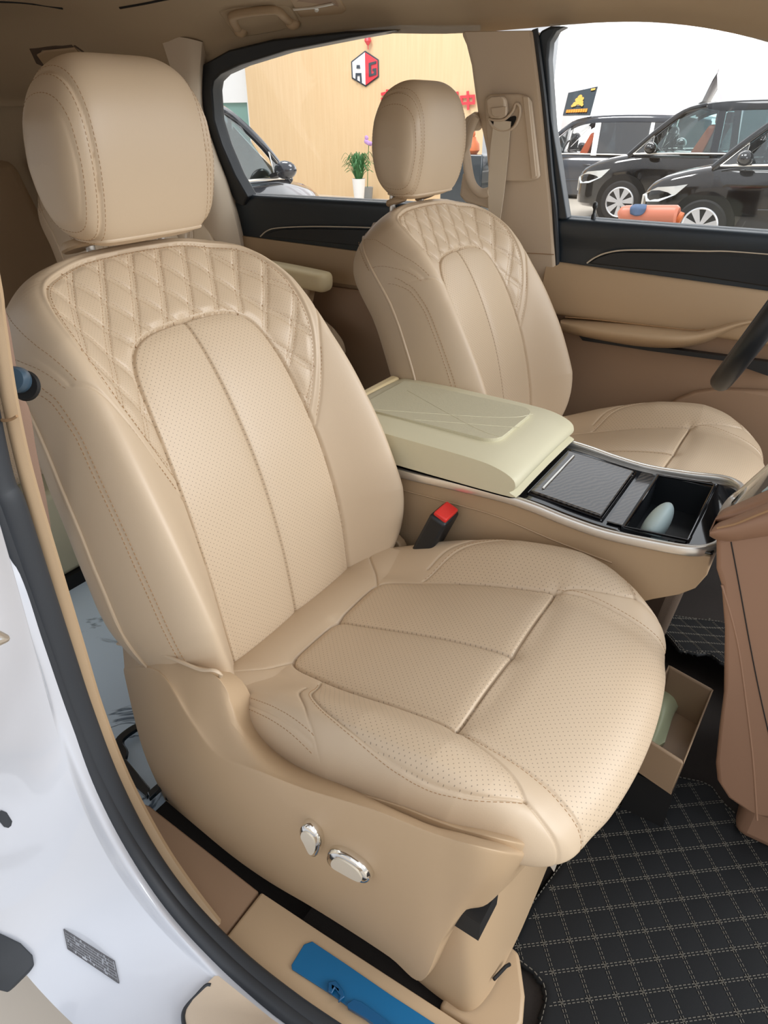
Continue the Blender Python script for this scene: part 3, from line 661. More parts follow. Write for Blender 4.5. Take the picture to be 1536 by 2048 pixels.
cv = [WU(*q, .013) for q in ((974, 196), (984, 189), (1040, 188), (1060, 194), (1066, 205), (1082, 350), (1080, 356), (1068, 361), (1010, 361), (984, 345), (972, 210))]
cv2 = [WU(*q, .025) for q in ((1046, 192), (1058, 194), (1074, 352), (1064, 358))]
bc = plate('belt_cover', cv, pillarm, t1, ext=(0, -.012, 0), bevel=.006)
plate('cover_ridge', cv2, pillarm, bc, ext=(0, -.004, 0), bevel=.003)
# far seat belt
sb = thing('seat_belt', 'cream seat belt coming out of its guide on the far door pillar', 'seat belt', U(1000, 360, 'y', .69))
def bw(px, py, o=.03): return WU(px, py, o)
wl = [[bw(988, 240, .03), bw(1022, 243, .03)], [bw(984, 270, .034), bw(1019, 270, .034)], [bw(980, 305, .034), bw(1016, 310, .034)], [bw(977, 350, .034), bw(1011, 360, .034)], [bw(976, 390, .034), bw(1006, 400, .034)], [bw(977, 430, .034), bw(1000, 440, .034)], [bw(976, 470, .034), bw(994, 480, .034)], [bw(972, 540, .034), bw(990, 550, .034)]]
V, F = solid_grid(loft(wl, 5, 4), (0, .002, 0)); obj('webbing', V, F, webm, sb)
lp = catmull([WU(*q, .03) for q in ((978, 238), (985, 252), (1005, 262), (1026, 256), (1038, 236), (1040, 215), (1032, 207), (1026, 222), (1010, 238), (990, 240))], 6, True)
MB().tube(lp, .0032, .004, up=(0, 1, 0), n=10, closed=True).build('guide_loop', pillarm, sb)
plate('guide_opening', [tuple(p) for p in catmull([WU(*q, .027) for q in ((981, 238), (990, 252), (1008, 256), (1024, 252), (1032, 236), (1026, 232), (1005, 240))], 4, True)], dark, sb, ext=(0, .004, 0), bevel=0)
gc = plate('guide_cover', [WU(*q, .030) for q in ((979, 200), (985, 195), (1010, 193), (1016, 200), (1018, 222), (1014, 232), (1005, 237), (988, 236), (982, 228))], pillarm, sb, ext=(0, -.02, 0), bevel=.006)
plate('cover_step', [WU(*q, .050) for q in ((982, 216), (1014, 213), (1013, 231), (990, 234), (985, 230))], pillarm, gc, ext=(0, -.004, 0), bevel=.003)
# entry grip on the rear edge of the far pillar
gp = catmull([WU(*q, .03) for q in ((952, 232), (940, 262), (934, 300), (937, 345), (946, 372), (962, 386), (978, 384))], 6)
MB().tube(gp, .007, .012, n=12).build('entry_grip', pillarm, t1)
plate('grip_base', [WU(*q, .02) for q in ((930, 235), (950, 222), (960, 250), (950, 262), (938, 262), (932, 300), (926, 296))], pillarm, t1, ext=(0, .03, 0), bevel=.006)
plate('grip_base', [WU(*q, .02) for q in ((924, 345), (936, 350), (946, 376), (964, 390), (980, 386), (984, 420), (930, 405), (918, 392))], pillarm, t1, ext=(0, .03, 0), bevel=.006)
# rear sliding door (far side)
YD = .785
d2 = tag(plate('door_2', [(-1.42, YD, .02), (-.40, YD, .02), (-.42, YD, .79), (-1.36, YD, .79)], plast, ext=(0, .05, 0), bevel=.004), kind='structure')
xl2, xr2 = -1.315, -.42
def sect2(name, pl, pr, m): return sect(name, pl, pr, m, d2)
sect2('sill_trim', [(xl2, .80, .795), (xl2, .775, .800), (xl2, .762, .790), (xl2, .762, .76), (xl2, .768, .70), (xl2, .772, .668)], [(xr2, .80, .805), (xr2, .775, .812), (xr2, .762, .800), (xr2, .762, .77), (xr2, .768, .71), (xr2, .772, .655)], dblue)
plate('door_panel', [(-1.33, .765, .668), (-.42, .765, .655), (-.42, .765, .56), (-1.30, .765, .55)], plast, d2, ext=(0, .02, 0), bevel=.006)
MB().tube(catmull(UL([(521, 473), (534, 462), (556, 456), (620, 453), (700, 454), (760, 456)], 'y', .758), 6), .0035, .002, n=8).build('chrome_strip', champagne, d2)
plate('door_inlay', UL([(527, 473), (540, 464), (560, 459), (620, 457), (760, 460), (760, 496), (690, 489)], 'y', .760), black, d2, ext=(0, .01, 0), bevel=.002)
plate('door_lower', [(-1.32, .772, .535), (-.42, .772, .545), (-.42, .772, .05), (-1.38, .772, .05)], plast_b, d2, ext=(0, .02, 0), bevel=.006)
RW = lambda px, py, o=0: WU(px, py, o-.03)
fr2 = [RW(*q) for q in ((388, 180), (388, 160), (396, 134), (456, 100), (545, 78), (690, 62), (790, 60), (700, 76), (570, 102), (480, 130), (440, 148), (426, 162), (423, 180), (428, 240), (444, 290), (470, 350), (496, 394), (486, 412), (470, 405), (430, 330), (398, 240))]
plate('window_frame', fr2, black, d2, ext=(0, .05, 0), bevel=.006)
MB().tube(catmull([RW(*q, .012) for q in ((386, 176), (396, 240), (425, 320), (455, 390), (470, 440), (480, 490))], 6), .011, .009, n=10).build('door_seal', rubber, d2)
g2 = [RW(*q, -.02) for q in ((415, 130), (600, 70), (800, 50), (960, 50), (990, 430), (490, 415), (440, 320), (420, 230))]
tag(plate('window_2', g2, glass, ext=(0, .004, 0), bevel=0, smooth=False), kind='structure')
# C pillar and rear quarter
cp_ = [[WU(320, 70, .03), WU(372, 76, .02), WU(404, 84, -.01)], [WU(360, 200, .05), WU(380, 205, .03), WU(398, 210, 0)], [WU(372, 280, .06), WU(400, 285, .04), WU(424, 300, 0)], [WU(380, 350, .07), WU(420, 360, .05), WU(452, 375, 0)], [WU(380, 440, .08), WU(430, 450, .06), WU(478, 470, 0)], [WU(380, 540, .08), WU(430, 545, .06), WU(490, 550, 0)]]
V, F = solid_grid(loft(cp_, 5, 5), (-.02, .04, 0)); t3 = tag(obj('trim_3', V, F, pillarm), kind='structure')
plate('quarter_panel', [(-2.95, .77, .02), (-1.32, .77, .02), (-1.30, .77, .60), (-1.40, .73, .85), (-1.46, .70, 1.16), (-2.95, .68, 1.2)], fabric, t3, ext=(0, .05, 0))
tag(plate('wall_back', [(-2.92, -.78, -.05), (-2.92, .78, -.05), (-2.86, .74, 1.25), (-2.86, -.74, 1.25)], fabric, ext=(-.05, 0, 0)), kind='structure')
MB().box((-2.80, -.25, .98), (.02, .34, .018)).build('rear_shelf_edge', dark, t3)
# third row bench back seen in the dark at the very left
tr = thing('bench_seat', 'dim third row bench back at the far left behind the second row', 'bench seat', (-2.3, 0, .05))
MB().prism([(-2.15, -.62, .30), (-2.05, -.62, .30), (-2.34, -.62, .88), (-2.46, -.62, .88)], (0, 1.24, 0)).build('backrest', leather, tr, bevel=.03)
MB().box((-2.42, -.14, .93), (.09, .22, .16)).build('headrest', leather, tr, bevel=.03)
MB().box((-1.95, 0, .20), (.5, 1.2, .30)).build('seat_cushion', leather, tr, bevel=.04)
# near side: body pillar, seals, sill
tag(MB().box((-.9, 0, -.06), (4.1, 1.56, .05)).build('floor', carpet_d, None), kind='structure')
tag(MB().box((-1.1, -.05, -.02), (1.64, 1.36, .03)).build('floor_marble', marble, None, bevel=.003), kind='structure')
seat_track = [U(245,1480,'z',.005), U(238,1500,'z',.005)]
fm = thing('floor_track', 'dark looped metal floor bracket on the marble floor behind the near seat', 'bracket', U(270, 1520, 'z', 0))
MB().tube(catmull(UL([(300, 1445), (268, 1458), (242, 1478), (238, 1492), (246, 1508), (240, 1530)], 'z', .012), 4), .010, .006, n=8).build('bracket_loop', cabm, fm)
MB().prism(UL([(240, 1528), (254, 1524), (302, 1582), (296, 1600), (262, 1572)], 'z', .018), (0, 0, .01)).build('bracket_foot', cabm, fm, bevel=.002)
MB().prism(UL([(296, 1592), (332, 1560), (336, 1572), (300, 1604)], 'z', .018), (0, 0, .01)).build('bracket_arm', cabm, fm, bevel=.002)
# beige pillar trim as a lofted strip, seal, painted frame
tr_o = [(-60,520,-.73),(-14,655,-.735),(8,800,-.742),(42,950,-.745),(90,1130,-.748),(138,1300,-.752),(178,1440,-.755),(226,1572,-.757),(302,1722,-.758),(372,1826,-.758),(434,1893,-.758)]
tr_i = [(-16,500,-.73),(8,650,-.735),(31,800,-.742),(64,950,-.742),(117,1130,-.742),(165,1290,-.742),(206,1425,-.742),(258,1558,-.74),(328,1690,-.738),(390,1782,-.738),(452,1862,-.738)]
rows = []
for (a, b, c), (d, e, f) in zip(tr_o, tr_i):
    p, q = np.array(U(a, b, 'y', c)), np.array(U(d, e, 'y', f)); m = (p+q)/2
    rows.append([tuple(p), tuple(p*.7+q*.3+(0, -.006, 0)), tuple(p*.3+q*.7+(0, -.006, 0)), tuple(q)])
rows.insert(0, [tuple(np.array(v)+np.array([-.035, .035, .25])) for v in rows[0]])
V, F = solid_grid(loft(rows, 6, 4), (-.004, .005, 0)); t2 = tag(obj('trim_2', V, F, plast), kind='structure')
gx = catmull([U(a, b, 'y', c-.012) for a, b, c in ((-6, 838, -.742), (10, 841, -.742), (24, 838, -.740), (34, 832, -.738))], 4)
MB().tube(gx, .0016, n=6).build('trim_joint', thread, t2)
seal = [(-18,930,-.77),(14,1010,-.77),(62,1150,-.77),(108,1285,-.77),(158,1430,-.77),(214,1570,-.77),(282,1700,-.77),(364,1815,-.77),(470,1925,-.77),(580,2015,-.768),(680,2085,-.765)]
sp_ = catmull([(-.235, -.71, 1.17), (-.175, -.745, .95)]+[U(*q[:2], 'y', q[2]) for q in seal], 8)
so = tag(MB().tube(sp_, .019, .016, up=(0, 1, 0), n=16, power=.8).build('trim_4', rubber), kind='structure')
MB().tube([tuple(np.array(p)+(0, -.012, 0)) for p in catmull([U(a+4, b-6, 'y', c) for a, b, c in seal], 8)], .008, .010, up=(0, 1, 0), n=12).build('seal_lip', rubber, so)
wc = [[(-40,1010,-.79),(-70,1080,-.83),(-120,1180,-.90),(-160,1260,-.935)],
      [(36,1150,-.79),(10,1230,-.82),(-60,1330,-.90),(-120,1420,-.935)],
      [(84,1290,-.79),(50,1400,-.818),(-20,1500,-.90),(-100,1600,-.935)],
      [(136,1440,-.79),(112,1540,-.815),(30,1640,-.89),(-60,1740,-.935)],
      [(192,1582,-.79),(182,1680,-.815),(90,1760,-.885),(-20,1860,-.935)],
      [(260,1712,-.79),(262,1800,-.815),(160,1860,-.885),(40,1945,-.935)],
      [(340,1828,-.79),(338,1905,-.815),(240,1960,-.885),(95,2000,-.935)],
      [(440,1935,-.79),(420,1985,-.815),(330,2040,-.885),(170,2075,-.935)],
      [(545,2025,-.788),(520,2060,-.815),(430,2110,-.885),(260,2150,-.935)],
      [(640,2090,-.785),(620,2130,-.815),(530,2180,-.885),(360,2230,-.935)]]
rows = []
for r in wc:
    p, q = np.array(yy(*r[0])), np.array(yy(*r[3]))
    rows.append([tuple(p+(q-p)*t+np.array([0, y-(p[1]+(q[1]-p[1])*t), 0])) for t, y in ((0, -.788), (.10, -.800), (.27, -.806), (.33, -.812), (.55, -.845), (.8, -.893), (1, -.935))])
rows.insert(0, [tuple(np.array(v)+np.array([-.05, .045, .42])) for v in rows[0]])
R0 = np.array(rows)
for _ in range(2): R0[1:-1, 1:] = .25*R0[:-2, 1:]+.5*R0[1:-1, 1:]+.25*R0[2:, 1:]
P_w = loft(R0, 8, 6); V, F = solid_grid(P_w, (-.03, .006, -.012)); wr = tag(obj('wall_right', V, F, white_paint), kind='structure')
def on_white(px, py, o=.001): return on_grid(P_w, px, py, o)
# printed data label: a dark field of tiny character rows
st_ = thing('data_label', 'small grey printed data label on the white door frame', 'label', on_white(182, 1910, 0))
q00, q10, q11, q01 = on_white(128, 1858, .0015), on_white(229, 1922, .0015), on_white(238, 1966, .0015), on_white(136, 1897, .0015)
mb = MB(); bd = MB()
def bil(a, b): return q00*(1-a)*(1-b)+q10*a*(1-b)+q11*a*b+q01*(1-a)*b
rnd = random.Random(3)
nrm = (q10-q00).cross(q01-q00).normalized()
if nrm.dot(Vector(CP)-q00) < 0: nrm = -nrm
for r in range(7):
    a = .02
    while a < .96:
        w = rnd.uniform(.008, .03)
        b0, b1 = (r+.18)/7, (r+.86)/7
        if rnd.random() > .12:
            c = [bil(a, b0), bil(min(a+w, .98), b0), bil(min(a+w, .98), b1), bil(a, b1)]
            mb.hexa([p+nrm*.0002 for p in c], [p+nrm*.0006 for p in c])
        a += w+rnd.uniform(.004, .010)
for e in ([(0, 0), (1, 0)], [(1, 0), (1, 1)], [(1, 1), (0, 1)], [(0, 1), (0, 0)]):
    bd.tube([bil(*e[0])+nrm*.0004, bil(*e[1])+nrm*.0004], .0006, n=6)
mb.build('printed_text', stickerm, st_, smooth=False); bd.build('label_border', stickerm, st_)
bs = [on_white(*q, .004) for q in ((-30, 1850), (10, 1868), (45, 1885), (68, 1908), (72, 1930), (60, 1945), (20, 1935), (-30, 1905))]
MB().prism(bs, (-.0, -.03, .0)).build('bump_stop', rubber, wr, bevel=.006)
plate('latch_slot', [on_white(*q, .002) for q in ((-4, 1625), (8, 1630), (19, 1648), (17, 1657), (8, 1655), (-4, 1640))], rubber, wr, ext=(0, .004, 0), bevel=.001)
MB().tube(catmull([on_white(*q, -.002) for q in ((-14, 1290), (6, 1282), (13, 1277), (6, 1272), (-14, 1262))], 5), .003, n=8).build('striker_loop', chrome, wr)
# outer step scuff cover at the bottom
scf = [on_white(*q, .006) for q in ((374, 2060), (369, 2034), (373, 2014), (396, 1988), (414, 1969), (424, 1968), (470, 2006), (530, 2056), (600, 2110), (420, 2130))]
sc_o = plate('step_cover', scf, pillarm, wr, ext=(0, .012, 0), bevel=.002)
MB().tube(catmull([tuple(np.array(p)+(0, -.002, 0)) for p in scf[:6]], 5), .0026, n=8).build('cover_gasket', rubber, sc_o)
# sill: brown rear floor piece, beige scuff plate with blue film
zs_ = .028
rs = [U(250, 1590, 'z', zs_), U(300, 1612, 'z', zs_), U(400, 1690, 'z', zs_), U(518, 1783, 'z', zs_), U(436, 1890, 'z', zs_), U(380, 1825, 'z', zs_), U(300, 1715, 'z', zs_), U(252, 1620, 'z', zs_)]
t5 = tag(plate('trim_5', rs, plast_b, ext=(0, 0, -.04), bevel=.004), kind='structure')
ps = [U(522, 1784, 'z', .033), U(640, 1862, 'z', .033), U(760, 1940, 'z', .033), U(880, 2018, 'z', .033), (.50, -.652, .033), (.50, -.752, .033), U(560, 1995, 'z', .033), U(436, 1894, 'z', .033)]
t6 = tag(plate('trim_6', ps, plast, ext=(0, 0, -.05), bevel=.007, seg=4), kind='structure')
MB().tube([U(436, 1896, 'z', .031), U(500, 1945, 'z', .031), U(600, 2020, 'z', .031), (.45, -.755, .031)], .006, n=10).build('outer_bead', plast, t6)
fl = [U(624, 1884, 'z', .0345), U(690, 1928, 'z', .0345), U(780, 1990, 'z', .0345), U(866, 2046, 'z', .0345), (.42, -.676, .0345), (.42, -.722, .0345), U(668, 1994, 'z', .0345), U(584, 1940, 'z', .0345), U(583, 1931, 'z', .0345), U(608, 1890, 'z', .0345)]
fo = plate('protective_film', fl, film, t6, ext=(0, 0, .002), bevel=.0008); fo['label'] = 'blue protective film'
def film_mark(pts, h=.006): plate('raised_letter', UL(pts, 'z', .037), film_d, fo, ext=(0, 0, h), bevel=.0015)
film_mark([(656, 1968), (672, 1964), (688, 1986), (690, 1998), (676, 2008), (680, 1994), (670, 1980), (664, 1992), (656, 1988)])
film_mark([(694, 2012), (708, 2002), (724, 2008), (760, 2034), (800, 2066), (780, 2078), (740, 2046), (696, 2020)])
# showroom ground seen past the body
GZ = -.57
# front floor, mats
tag(MB().box((.72, -.08, -.014), (1.3, 1.22, .02)).build('floor_carpet', carpet_d, None), kind='structure')
def mat_obj(name, outline, z, label, th, pitch, x0, y0, hump=None, fine=.0035):
    O = np.array([p[:2] for p in outline]); lo, hi = O.min(0), O.max(0); nx, ny = int((hi[0]-lo[0])/fine)+1, int((hi[1]-lo[1])/fine)+1
    gx, gy = np.meshgrid(np.linspace(lo[0], hi[0], nx), np.linspace(lo[1], hi[1], ny), indexing='ij')
    ins = inpoly(gx, gy, O); e = segd(gx, gy, np.vstack([O, O[:1]]))
    ct, stt = math.cos(th), math.sin(th)
    u = ((gx-x0)*ct+(gy-y0)*stt)/pitch; v = ((gx-x0)*stt-(gy-y0)*ct)/pitch
    puff = .0012*np.sqrt(np.abs(np.sin(math.pi*u)*np.sin(math.pi*v)))
    hz = hump(gx, gy) if hump else 0
    P = np.stack([gx, gy, z+.006+puff*sm(.006, .014, e)*ins-.006*np.exp(-(e/.004)**2)+hz+0*gx], -1)
    V, F = gridmesh(P); k = ins.ravel() ; F = F[k[F].all(1)]
    used = np.unique(F); rem = -np.ones(len(V), int); rem[used] = np.arange(len(used))
    o = obj(name, V[used], rem[F], matblk, sharp=60); tag(o, label, 'floor mat')
    sd = o.modifiers.new('thickness', 'SOLIDIFY'); sd.thickness = .006; sd.offset = -1
    mb = MB()
    def dash(a, b, w=.0006):
        a, b = np.array(a), np.array(b); t = b-a; s = np.array([-t[1], t[0]])/np.linalg.norm(t)
        def Z(p):
            h = float(hump(np.array(p[0]), np.array(p[1]))) if hump else 0
            return z+.0058+h
        q = [a-s*w, b-s*w, b+s*w, a+s*w]
        mb.hexa([(p[0], p[1], Z(p)-.0004) for p in q], [(p[0], p[1], Z(p)+.0016) for p in q])
    A = np.array([ct, stt])*pitch; B = np.array([stt, -ct])*pitch
    per = 6
    def ok(p): return bool(inpoly(np.array([p[0]]), np.array([p[1]]), O)[0])
    ij = np.stack(np.meshgrid(np.arange(-40, 40), np.arange(-40, 40)), -1).reshape(-1, 2)
    nodes = np.array([x0, y0])+ij[:, :1]*A+ij[:, 1:]*B
    m_ = (nodes > lo-.05).all(1) & (nodes < hi+.05).all(1)
    for nd in nodes[m_]:
        for D, Sd in ((A, B), (B, A)):
            s = Sd/pitch
            for sgn in (-.0017, .0017):
                for k in range(per):
                    a = nd+D*((k+.16)/per)+s*sgn; b = nd+D*((k+.78)/per)+s*sgn
                    if ok(a) and ok(b) and float(segd(np.array([a[0]]), np.array([a[1]]), np.vstack([O, O[:1]]))[0]) > .010: dash(a, b, .00042)
        if ok(nd):
            for sgn in (1, -1):
                d = (A+sgn*B)/pitch*.0018; dash(nd-d, nd+d, .0007)
    L = resample(np.vstack([O, O[:1]]), .0075); c = O.mean(0)
    g = np.gradient(L, axis=0); g /= np.linalg.norm(g, axis=1)[:, None]+1e-9; nn = np.stack([-g[:, 1], g[:, 0]], 1)
    t = L+nn*.006
    if not inpoly(t[:, 0], t[:, 1], O).mean() > .5: nn = -nn
    L = L+nn*.006
    for a, b in zip(L[:-1], L[1:]): dash(a+(b-a)*.1, a+(b-a)*.7, .0005)
    mb.build('stitching', matthread, o, local=True, smooth=False)
    return o
ol = [U(*q, 'z', .004) for q in ((1012,1880),(1012,1906),(1030,1926),(1062,1950),(1080,1972),(1084,1996),(1074,2036),(1058,2080),(1040,2150),(1120,2250))]+[(.62,-.60,0),(1.0,-.60,0),(1.0,-.19,0),(.70,-.19,0)]+[U(*q, 'z', .004) for q in ((1536,1672),(1486,1636),(1450,1604),(1428,1572),(1404,1560),(1350,1549),(1312,1546),(1296,1554),(1284,1580),(1272,1600),(1258,1608),(1236,1606),(1180,1660),(1120,1720),(1060,1800))]
ol = [tuple(p) for p in ol]
mat_obj('floor_mat', ol, .0, 'black diamond quilted floor mat with grey stitching in front of the near seat', .6948, .03795, .3666, -.4132, fine=.003)
hump = lambda x, y: .06*np.exp(-((y-.16)/.16)**2)*1.0
ol2 = [U(1340,1180,'z',.09), U(1325,1260,'z',.06), U(1350,1320,'z',.04), U(1388,1335,'z',.03), U(1408,1340,'z',.02), U(1428,1358,'z',.02), U(1470,1370,'z',.02), (.75,.05,0), (.75,.40,0), (.46,.40,0)]
mat_obj('floor_mat', [(p[0], p[1], 0) for p in ol2], .0, 'black quilted mat over the floor hump under the console', .6948, .03795, .3666, -.4132, hump, fine=.003)
# ------------------------------------------------------------------ centre console
cons = thing('center_console', 'tan floating centre console with chrome edge and glossy black top between the front seats', 'console', (.1, 0, .02))
side = [(-.42, .30), (-.42, .462), (-.25, .468), (-.09, .468), (.01, .474), (.103, .479), (.16, .476), (.22, .469), (.28, .466), (.35, .471), (.405, .479), (.432, .484), (.434, .452), (.424, .424), (.405, .404), (.37, .380), (.335, .352), (.29, .318), (.24, .285), (.18, .262), (.05, .25), (-.2, .25)]
cb = MB().prism([(x, -.126, z) for x, z in side], (0, .252, 0)).build('console_body', plast, cons, bevel=.012, seg=4)
cut = MB().box((.349, 0, .46), (.101, .214, .092)).build('cutter', dark, cons)
bo_ = cb.modifiers.new('b', 'BOOLEAN'); bo_.object = cut; bo_.solver = 'EXACT'
bpy.context.view_layer.update(); dg = bpy.context.evaluated_depsgraph_get(); nm_ = bpy.data.meshes.new_from_object(cb.evaluated_get(dg)); cb.modifiers.clear(); cb.data = nm_; bpy.data.objects.remove(cut)
MB().box((-.02, 0, .13), (.62, .17, .26)).build('console_base', carpet, cons, bevel=.02)
def trimline(y):
    L = [(-.40, .468), (-.25, .474), (-.09, .474), (.01, .480), (.103, .485), (.16, .483), (.22, .476), (.28, .473), (.35, .479), (.40, .486)]
    return [(x, y, z) for x, z in L]
fr_ = [(.424, -.118, .489), (.436, -.095, .491), (.438, -.05, .492), (.438, .05, .492), (.436, .095, .491), (.424, .118, .489)]
tl_ = catmull(trimline(-.130)+fr_+trimline(.130)[::-1], 8)
MB().tube(tl_, .0055, .0085, n=14, power=.55).build('chrome_edge', chrome, cons)
top = []
for x, z in [(-.10, .4745), (.0, .480), (.10, .4855), (.16, .4835), (.22, .4775), (.28, .4745), (.35, .4795), (.40, .486), (.433, .4905)]: top.append([(x, y, z) for y in np.linspace(-.126, .126, 5)])
P = loft(top, 6, 3); 
# leave the open tray out of the top panel
V, F = gridmesh(P); cen = V[F].mean(1); k = ~((cen[:, 0] > .306) & (cen[:, 0] < .392) & (np.abs(cen[:, 1]) < .100)); F = F[k]
to = obj('top_panel', V, F, piano, cons); to.modifiers.new('t', 'SOLIDIFY').thickness = .003
tray = MB(); t0, t1_, w0 = .300, .398, .106
tray.box((.349, 0, .418), (.098, .212, .003)).box((.300, 0, .449), (.003, .212, .062)).box((.398, 0, .450), (.003, .212, .064)).box((.349, -.106, .449), (.098, .003, .060)).box((.349, .106, .449), (.098, .003, .060))
tray.build('open_tray', black, cons)
MB().tube([(.303, -.103, .4785), (.394, -.103, .4865), (.394, .103, .4865), (.303, .103, .4785)], .0022, n=8, closed=True).build('tray_rim', piano, cons)
def ztop(x): return float(np.interp(x, [-.10, 0, .10, .16, .22, .28, .35, .40, .433], [.4745, .480, .4855, .4835, .4775, .4745, .4795, .486, .4905]))
lidp = MB().prism([(.140, -.092, ztop(.14)+.001), (.262, -.092, ztop(.262)+.001), (.262, .092, ztop(.262)+.001), (.140, .092, ztop(.14)+.001)], (0, 0, .005)).build('tray_lid', reflection_gloss, cons, bevel=.002)
MB().box((.156, 0, ztop(.156)+.007), (.004, .15, .0025), Matrix.Rotation(.03, 3, 'Y')).build('lid_pull', chrome_b, lidp, bevel=.0008)
MB().tube([(.138, -.096, ztop(.138)+.002), (.266, -.096, ztop(.266)+.002), (.266, .096, ztop(.266)+.002), (.138, .096, ztop(.138)+.002)], .0018, n=8, closed=True).build('lid_frame', piano, cons)
MB().prism([(.274, -.100, ztop(.274)+.001), (.299, -.100, ztop(.299)+.001), (.299, .100, ztop(.299)+.001), (.274, .100, ztop(.274)+.001)], (0, 0, .0025)).build('rear_lid', reflection_gloss, cons, bevel=.001)
# armrest box lid
Lw = [[(-.255, .497), (-.262, .530), (-.245, .546), (-.16, .549), (-.05, .548), (.05, .546), (.095, .541), (.126, .529), (.133, .514), (.124, .503), (.103, .494)]]
def lidsec(y, k, dz):
    base = Lw[0]; return [(-.05+(x+.05)*k, y, .52+(z-.52)*k+dz) for x, z in base]
secs = [lidsec(-.136, .955, -.006), lidsec(-.136, .985, -.002), lidsec(-.128, 1.0, 0), lidsec(-.07, 1.0, .002), lidsec(0, 1.0, .003), lidsec(.07, 1.0, .002), lidsec(.128, 1.0, 0), lidsec(.136, .985, -.002), lidsec(.136, .955, -.006)]
n_ = len(catmull(secs[0], 5, True)); Vv = []; Ff = []
for s in secs: Vv += [tuple(p) for p in catmull(s, 5, True)]
for a in range(len(secs)-1):
    for b in range(n_): Ff.append((a*n_+b, a*n_+(b+1) % n_, (a+1)*n_+(b+1) % n_, (a+1)*n_+b))
Ff += [tuple(range(n_)), tuple(range((len(secs)-1)*n_, len(secs)*n_))]
al = obj('armrest_lid', Vv, Ff, lidm, cons, bevel=.004, seg=3)
insp = [(-.225, -.075)]+[(.035+.030*math.sin(t), -.045-.030*math.cos(t)) for t in np.linspace(0, math.pi/2, 8)]+[(.035+.030*math.cos(t), .066+.030*math.sin(t)) for t in np.linspace(0, math.pi/2, 8)]+[(-.225, .096)]
ip = MB().prism([(p[0], p[1], .5470) for p in insp], (0, 0, .0075)).build('stitched_inset', lidpat, al, bevel=.0015)
for L in ([(-.19, -.07), (.02, .02), (.07, .07)], [(-.10, -.07), (.075, .00)], [(-.19, .05), (.0, -.04), (.06, -.055)]):
    MB().tube(catmull([(x, y, .5545) for x, y in L], 6), .0006, n=6).build('inset_seam', lidm, ip)
MB().box((-.268, 0, .522), (.022, .262, .050)).build('lid_hinge', lidlow, cons, bevel=.006)
MB().box((-.06, 0, .488), (.36, .25, .014)).build('lid_gap', dark, cons)
MB().tube(catmull([(x, -.127, z-.036-.04*max(0, x-.1)) for x, z in [(-.09, .474), (.0, .478), (.10, .480), (.2, .472), (.3, .468)]], 5), .0015, n=6).build('side_crease', plast, cons)
# pale oval case in the tray
mo = MB().ell((.341, -.066, .474), (.018, .031, .047), 24, 16, Matrix.Rotation(.10, 3, 'X') @ Matrix.Rotation(.30, 3, 'Y')).build('oval_case', paleblue)
tag(mo, 'pale blue oval plastic case standing upright in the open console tray', 'plastic case')
# storage tray under the near seat with packet
dr = thing('storage_drawer', 'tan open drawer pulled out below the near seat front edge', 'drawer', U(1370, 1480, 'z', .15))
zt_ = .20
A_, B_, C_, D_ = [np.array(U(*q, 'z', zt_)) for q in ((1368, 1528), (1428, 1378), (1338, 1328), (1270, 1500))]
D_ = A_+(C_-B_); 
def dn(p, k=.9, h=.085): c = (A_+B_+C_+D_)/4; return tuple(c+(p-c)*k-np.array([0, 0, h]))
bo = [dn(p) for p in (A_, B_, C_, D_)]
mb = MB().prism(bo, (0, 0, .006)); mb.build('drawer_floor', drawm, dr)
def wallq(p, q):
    a, b = np.array(dn(p)), np.array(dn(q)); c = np.array([*(A_+B_+C_+D_)[:2]/4, 0]); i = lambda v: v+(np.array([c[0], c[1], v[2]])-v)*.07
    return MB().hexa([a, b, i(b), i(a)], [p, q, i(q), i(p)])
for p, q in ((A_, B_), (B_, C_), (C_, D_), (D_, A_)): wallq(p, q).build('drawer_wall', drawm, dr, bevel=.003)
c4 = (A_+B_+C_+D_)/4
MB().box((c4[0], c4[1], .05), (.07, .14, .10)).build('drawer_slide', dark, dr)
pkp = np.array([[U(x, y, 'z', .135) for x, y in r] for r in (((1270,1395),(1310,1350),(1352,1358)),((1275,1440),(1320,1400),(1380,1374)),((1285,1470),(1325,1430),(1352,1420)),((1290,1490),(1315,1470),(1340,1452)),((1290,1510),(1312,1495),(1330,1484)))])
pkp[1, 1, 2] += .016; pkp[2, 1, 2] += .018; pkp[3, 1, 2] += .012; pkp[1, 0, 2] += .01
V, F = solid_grid(loft(list(pkp), 5, 5), (0, 0, -.006)); tag(obj('plastic_packet', V, F, greenbag), 'pale green plastic packet lying in the tan drawer', 'packet')
tb = UL([(1098, 1708), (1116, 1722), (1108, 1744), (1096, 1726)], 'y', -.52)
tag(plate('plastic_tag', tb, clearm, ext=(0, .002, 0), bevel=0), 'small milky plastic tag hanging under the near seat front corner', 'tag')
